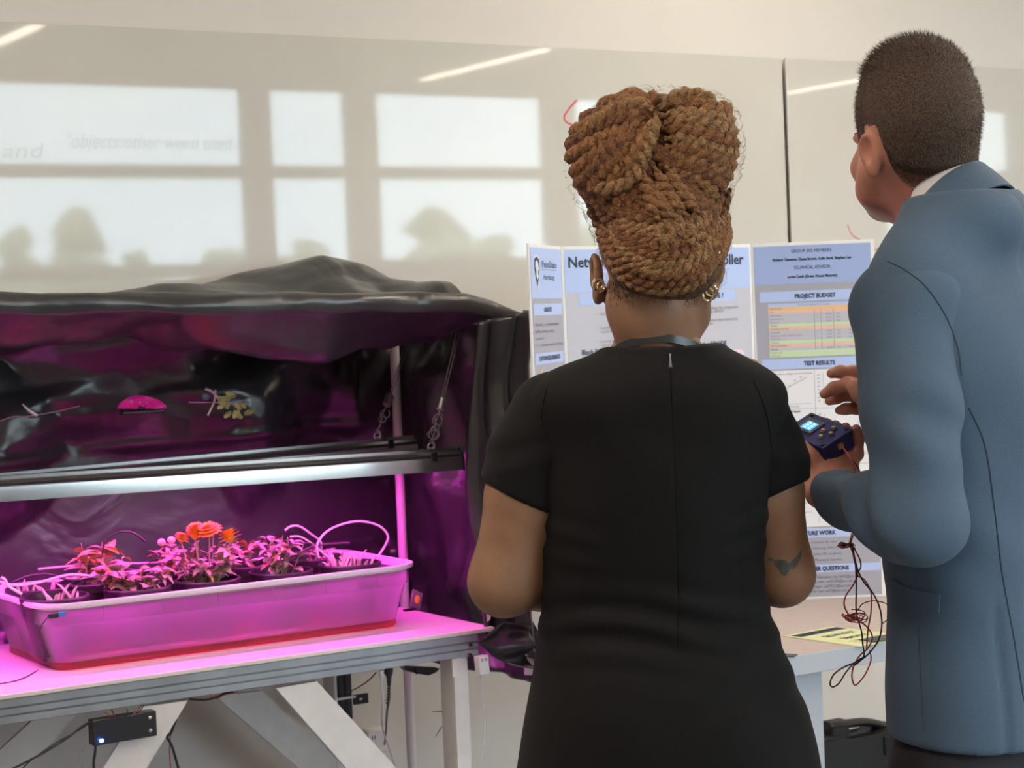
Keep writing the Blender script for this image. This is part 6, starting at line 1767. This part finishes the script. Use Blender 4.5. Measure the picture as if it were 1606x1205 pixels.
sel, Gs = sel[keep], Gs[keep]
if len(sel) > 26000:
    ix = rng.choice(len(sel), 26000, replace=False); sel, Gs = sel[ix], Gs[ix]
for v, g_ in zip(sel, Gs):
    d_ = g_*.55+np.array((0, -.1, -.7))+rng.normal(size=3)*.15; s_ = np.cross(d_, rng.normal(size=3)); s_ = s_/(np.linalg.norm(s_)+1e-9)*.00022
    vs = [sb_.bm.verts.new(q) for q in (v-s_, v+s_, v+d_*.0026)]; sb_.bm.faces.new(vs)
obj('neck_stubble', sb_.mesh('stubble', fix=False), M_mh, hair_m, local=True, kind='stuff')
for q in (-1, 1):
    obj('eyebrow', MB().tube([HMm @ Vector((q*.012, .0975, .024)), HMm @ Vector((q*.028, .097, .029)), HMm @ Vector((q*.046, .084, .026))], [.0030, .0032, .0015], 6), M_mh, man, local=True)

# ================================================================ the little blue control box in his hand
M_navybox = new_mat('navy_printed_plastic', (.022, .028, .15), .5, bump=.10, bscale=500, stretch=(1, 1, 4))
M_brass = new_mat('brass_button', (.75, .52, .22), .3, .9)
M_scr = new_mat('glowing_blue_screen', (.02, .05, .1), .2, emit=(.10, .35, .95), estr=1.2)
M_cyan = new_mat('screen_digits', (.1, .5, .8), .3, emit=(.4, .8, 1.0), estr=1.3)
M_pcb = new_mat('grey_circuit_board', (.10, .10, .10), .4)
dev = thing('control_box', 'small navy blue box with lit display and four brass buttons held by the man', 'controller', DM @ Vector((dl/2, dw/2, -dh)))
obj('case', MB().box((0, 0, -dh), (dl, dw, -.0042), .0012, DM), M_navybox, dev)
obj('lid', MB().box((-.0008, -.0008, -.0040), (dl+.0008, dw+.0008, 0), .0008, DM), M_navybox, dev)
for a, b in ((.09, .08), (.91, .08), (.09, .92), (.91, .92)):
    obj('corner_screw', MB().cyl(DM @ Vector((dl*a, dw*b, -.0002)), DM @ Vector((dl*a, dw*b, .0022)), .0034, seg=14), M_black, dev)
obj('display_board', MB().box((dl*.26, dw*.50, .0002), (dl*.80, dw*.88, .0020), .0003, DM), M_pcb, dev)
scn = obj('display', MB().box((dl*.34, dw*.56, .0021), (dl*.66, dw*.80, .0030), .0002, DM), M_scr, dev)
for k in range(3):
    for r_ in range(2): obj('digit', MB().box((dl*(.37+.095*k), dw*(.59+.10*r_), .0031), (dl*(.43+.095*k), dw*(.65+.10*r_), .0034), 0, DM), M_cyan, scn, smooth=False)
for a, b in ((.30, .53), (.76, .53), (.30, .85), (.76, .85)):
    obj('contact', MB().cyl(DM @ Vector((dl*a, dw*b, .0020)), DM @ Vector((dl*a, dw*b, .0028)), .0014, seg=10), M_brass, dev)
for a, b in ((.30, .26), (.52, .36), (.74, .26), (.52, .17)):
    bt = obj('button', MB().box((dl*a-.0038, dw*b-.0038, .0002), (dl*a+.0038, dw*b+.0038, .0020), .0004, DM), M_pcb, dev)
    obj('button_cap', MB().cyl(DM @ Vector((dl*a, dw*b, .0018)), DM @ Vector((dl*a, dw*b, .0048)), .0028, seg=14), M_brass, bt)
pj = DM @ Vector((dl*.52, -.001, -dh*.42))
obj('jack', MB().box((dl*.52-.0045, -.0045, -dh*.42-.004), (dl*.52+.0045, .0003, -dh*.42+.004), .0006, DM), M_brass, dev)
# wires: from the jack, over the hand, under the forearm, hanging in loops
def wire(pts, mat, r=.00115, nm='wire'):
    q = [at_d(*p) if not isinstance(p, Vector) else p for p in pts]
    return obj(nm, MB().tube(bez(q, 60), r, 6), mat, dev)
M_rw = new_mat('red_insulated_wire', (.42, .035, .025), .4); M_bw = new_mat('black_insulated_wire', (.02, .018, .018), .4)
j0 = DM @ Vector((dl*.52, -.005, -dh*.42))
wire([j0, (1330, 713, 2.79), (1338, 726, 2.77), (1342, 742, 2.79), (1346, 775, 2.93), (1340, 820, 2.95), (1332, 852, 2.93)], M_rw)
wire([j0, (1332, 716, 2.79), (1343, 730, 2.78), (1350, 746, 2.80), (1352, 780, 2.94), (1344, 820, 2.95), (1334, 852, 2.93)], M_bw)
# bundle under the forearm
for mm_ in (M_bw, M_rw):
    wb = MB()
    for k in range(4):
        y_ = 853+rng.random()*6
        wb.tube(bez([at_d(1313+rng.random()*4, y_, 2.80), at_d(1320, y_-4+rng.random()*8, 2.79), at_d(1328, y_-3+rng.random()*6, 2.785), at_d(1335, y_-3+rng.random()*8, 2.79), at_d(1342-rng.random()*4, y_+rng.random()*5, 2.80)], 16), .0010, 5)
    obj('wire_bundle', wb, mm_, dev)
T_ = 2.80
wire([(1336, 858, T_), (1340, 880, T_), (1345, 900, T_), (1338, 918, T_), (1327, 934, T_), (1324, 950, T_), (1334, 968, T_), (1350, 976, T_), (1362, 986, T_), (1368, 1000, T_), (1362, 1016, T_), (1350, 1027, T_), (1340, 1042, T_), (1336, 1060, T_), (1340, 1075, T_), (1348, 1070, T_), (1358, 1056, T_), (1366, 1036, T_), (1364, 1020, T_)], M_rw)
wire([(1338, 858, T_), (1348, 876, T_), (1350, 890, T_), (1344, 902, T_), (1356, 910, T_), (1366, 930, T_), (1366, 960, T_), (1361, 990, T_), (1359, 1020, T_)], M_rw)
wire([(1334, 858, T_+.005), (1341, 880, T_), (1343, 920, T_), (1343, 960, T_), (1351, 990, T_), (1353, 1010, T_), (1355, 1030, T_), (1345, 1038, T_), (1325, 1046, T_), (1308, 1058, T_), (1302, 1072, T_), (1306, 1078, T_), (1316, 1072, T_), (1326, 1056, T_), (1340, 1040, T_), (1356, 1030, T_)], M_bw)
wire([(1337, 858, T_), (1344, 890, T_), (1354, 912, T_), (1370, 932, T_), (1380, 955, T_), (1383, 980, T_), (1378, 1004, T_), (1364, 1024, T_), (1350, 1036, T_), (1340, 1044, T_)], M_bw)
wire([(1345, 958, T_), (1352, 948, T_), (1366, 943, T_), (1380, 944, T_), (1392, 950, T_), (1392, 970, T_), (1382, 980, T_)], M_bw, .0008)
tn = MB()
for k in range(9):
    c = at_d(1341+rng.normal()*4, 968+rng.normal()*2, T_)
    rr_ = .006+.008*rng.random(); a0 = rng.random()*6; tl = Matrix.Rotation(rng.random()*3, 3, 'Z') @ Matrix.Rotation(rng.normal()*.5, 3, 'X')
    tn.tube([c+tl @ Vector((rr_*1.3*math.cos(a), .3*rr_*math.sin(2*a), rr_*.55*math.sin(a))) for a in np.linspace(a0, a0+5, 14)], .0008, 5)
obj('wire_tangle', tn, M_rw, dev)
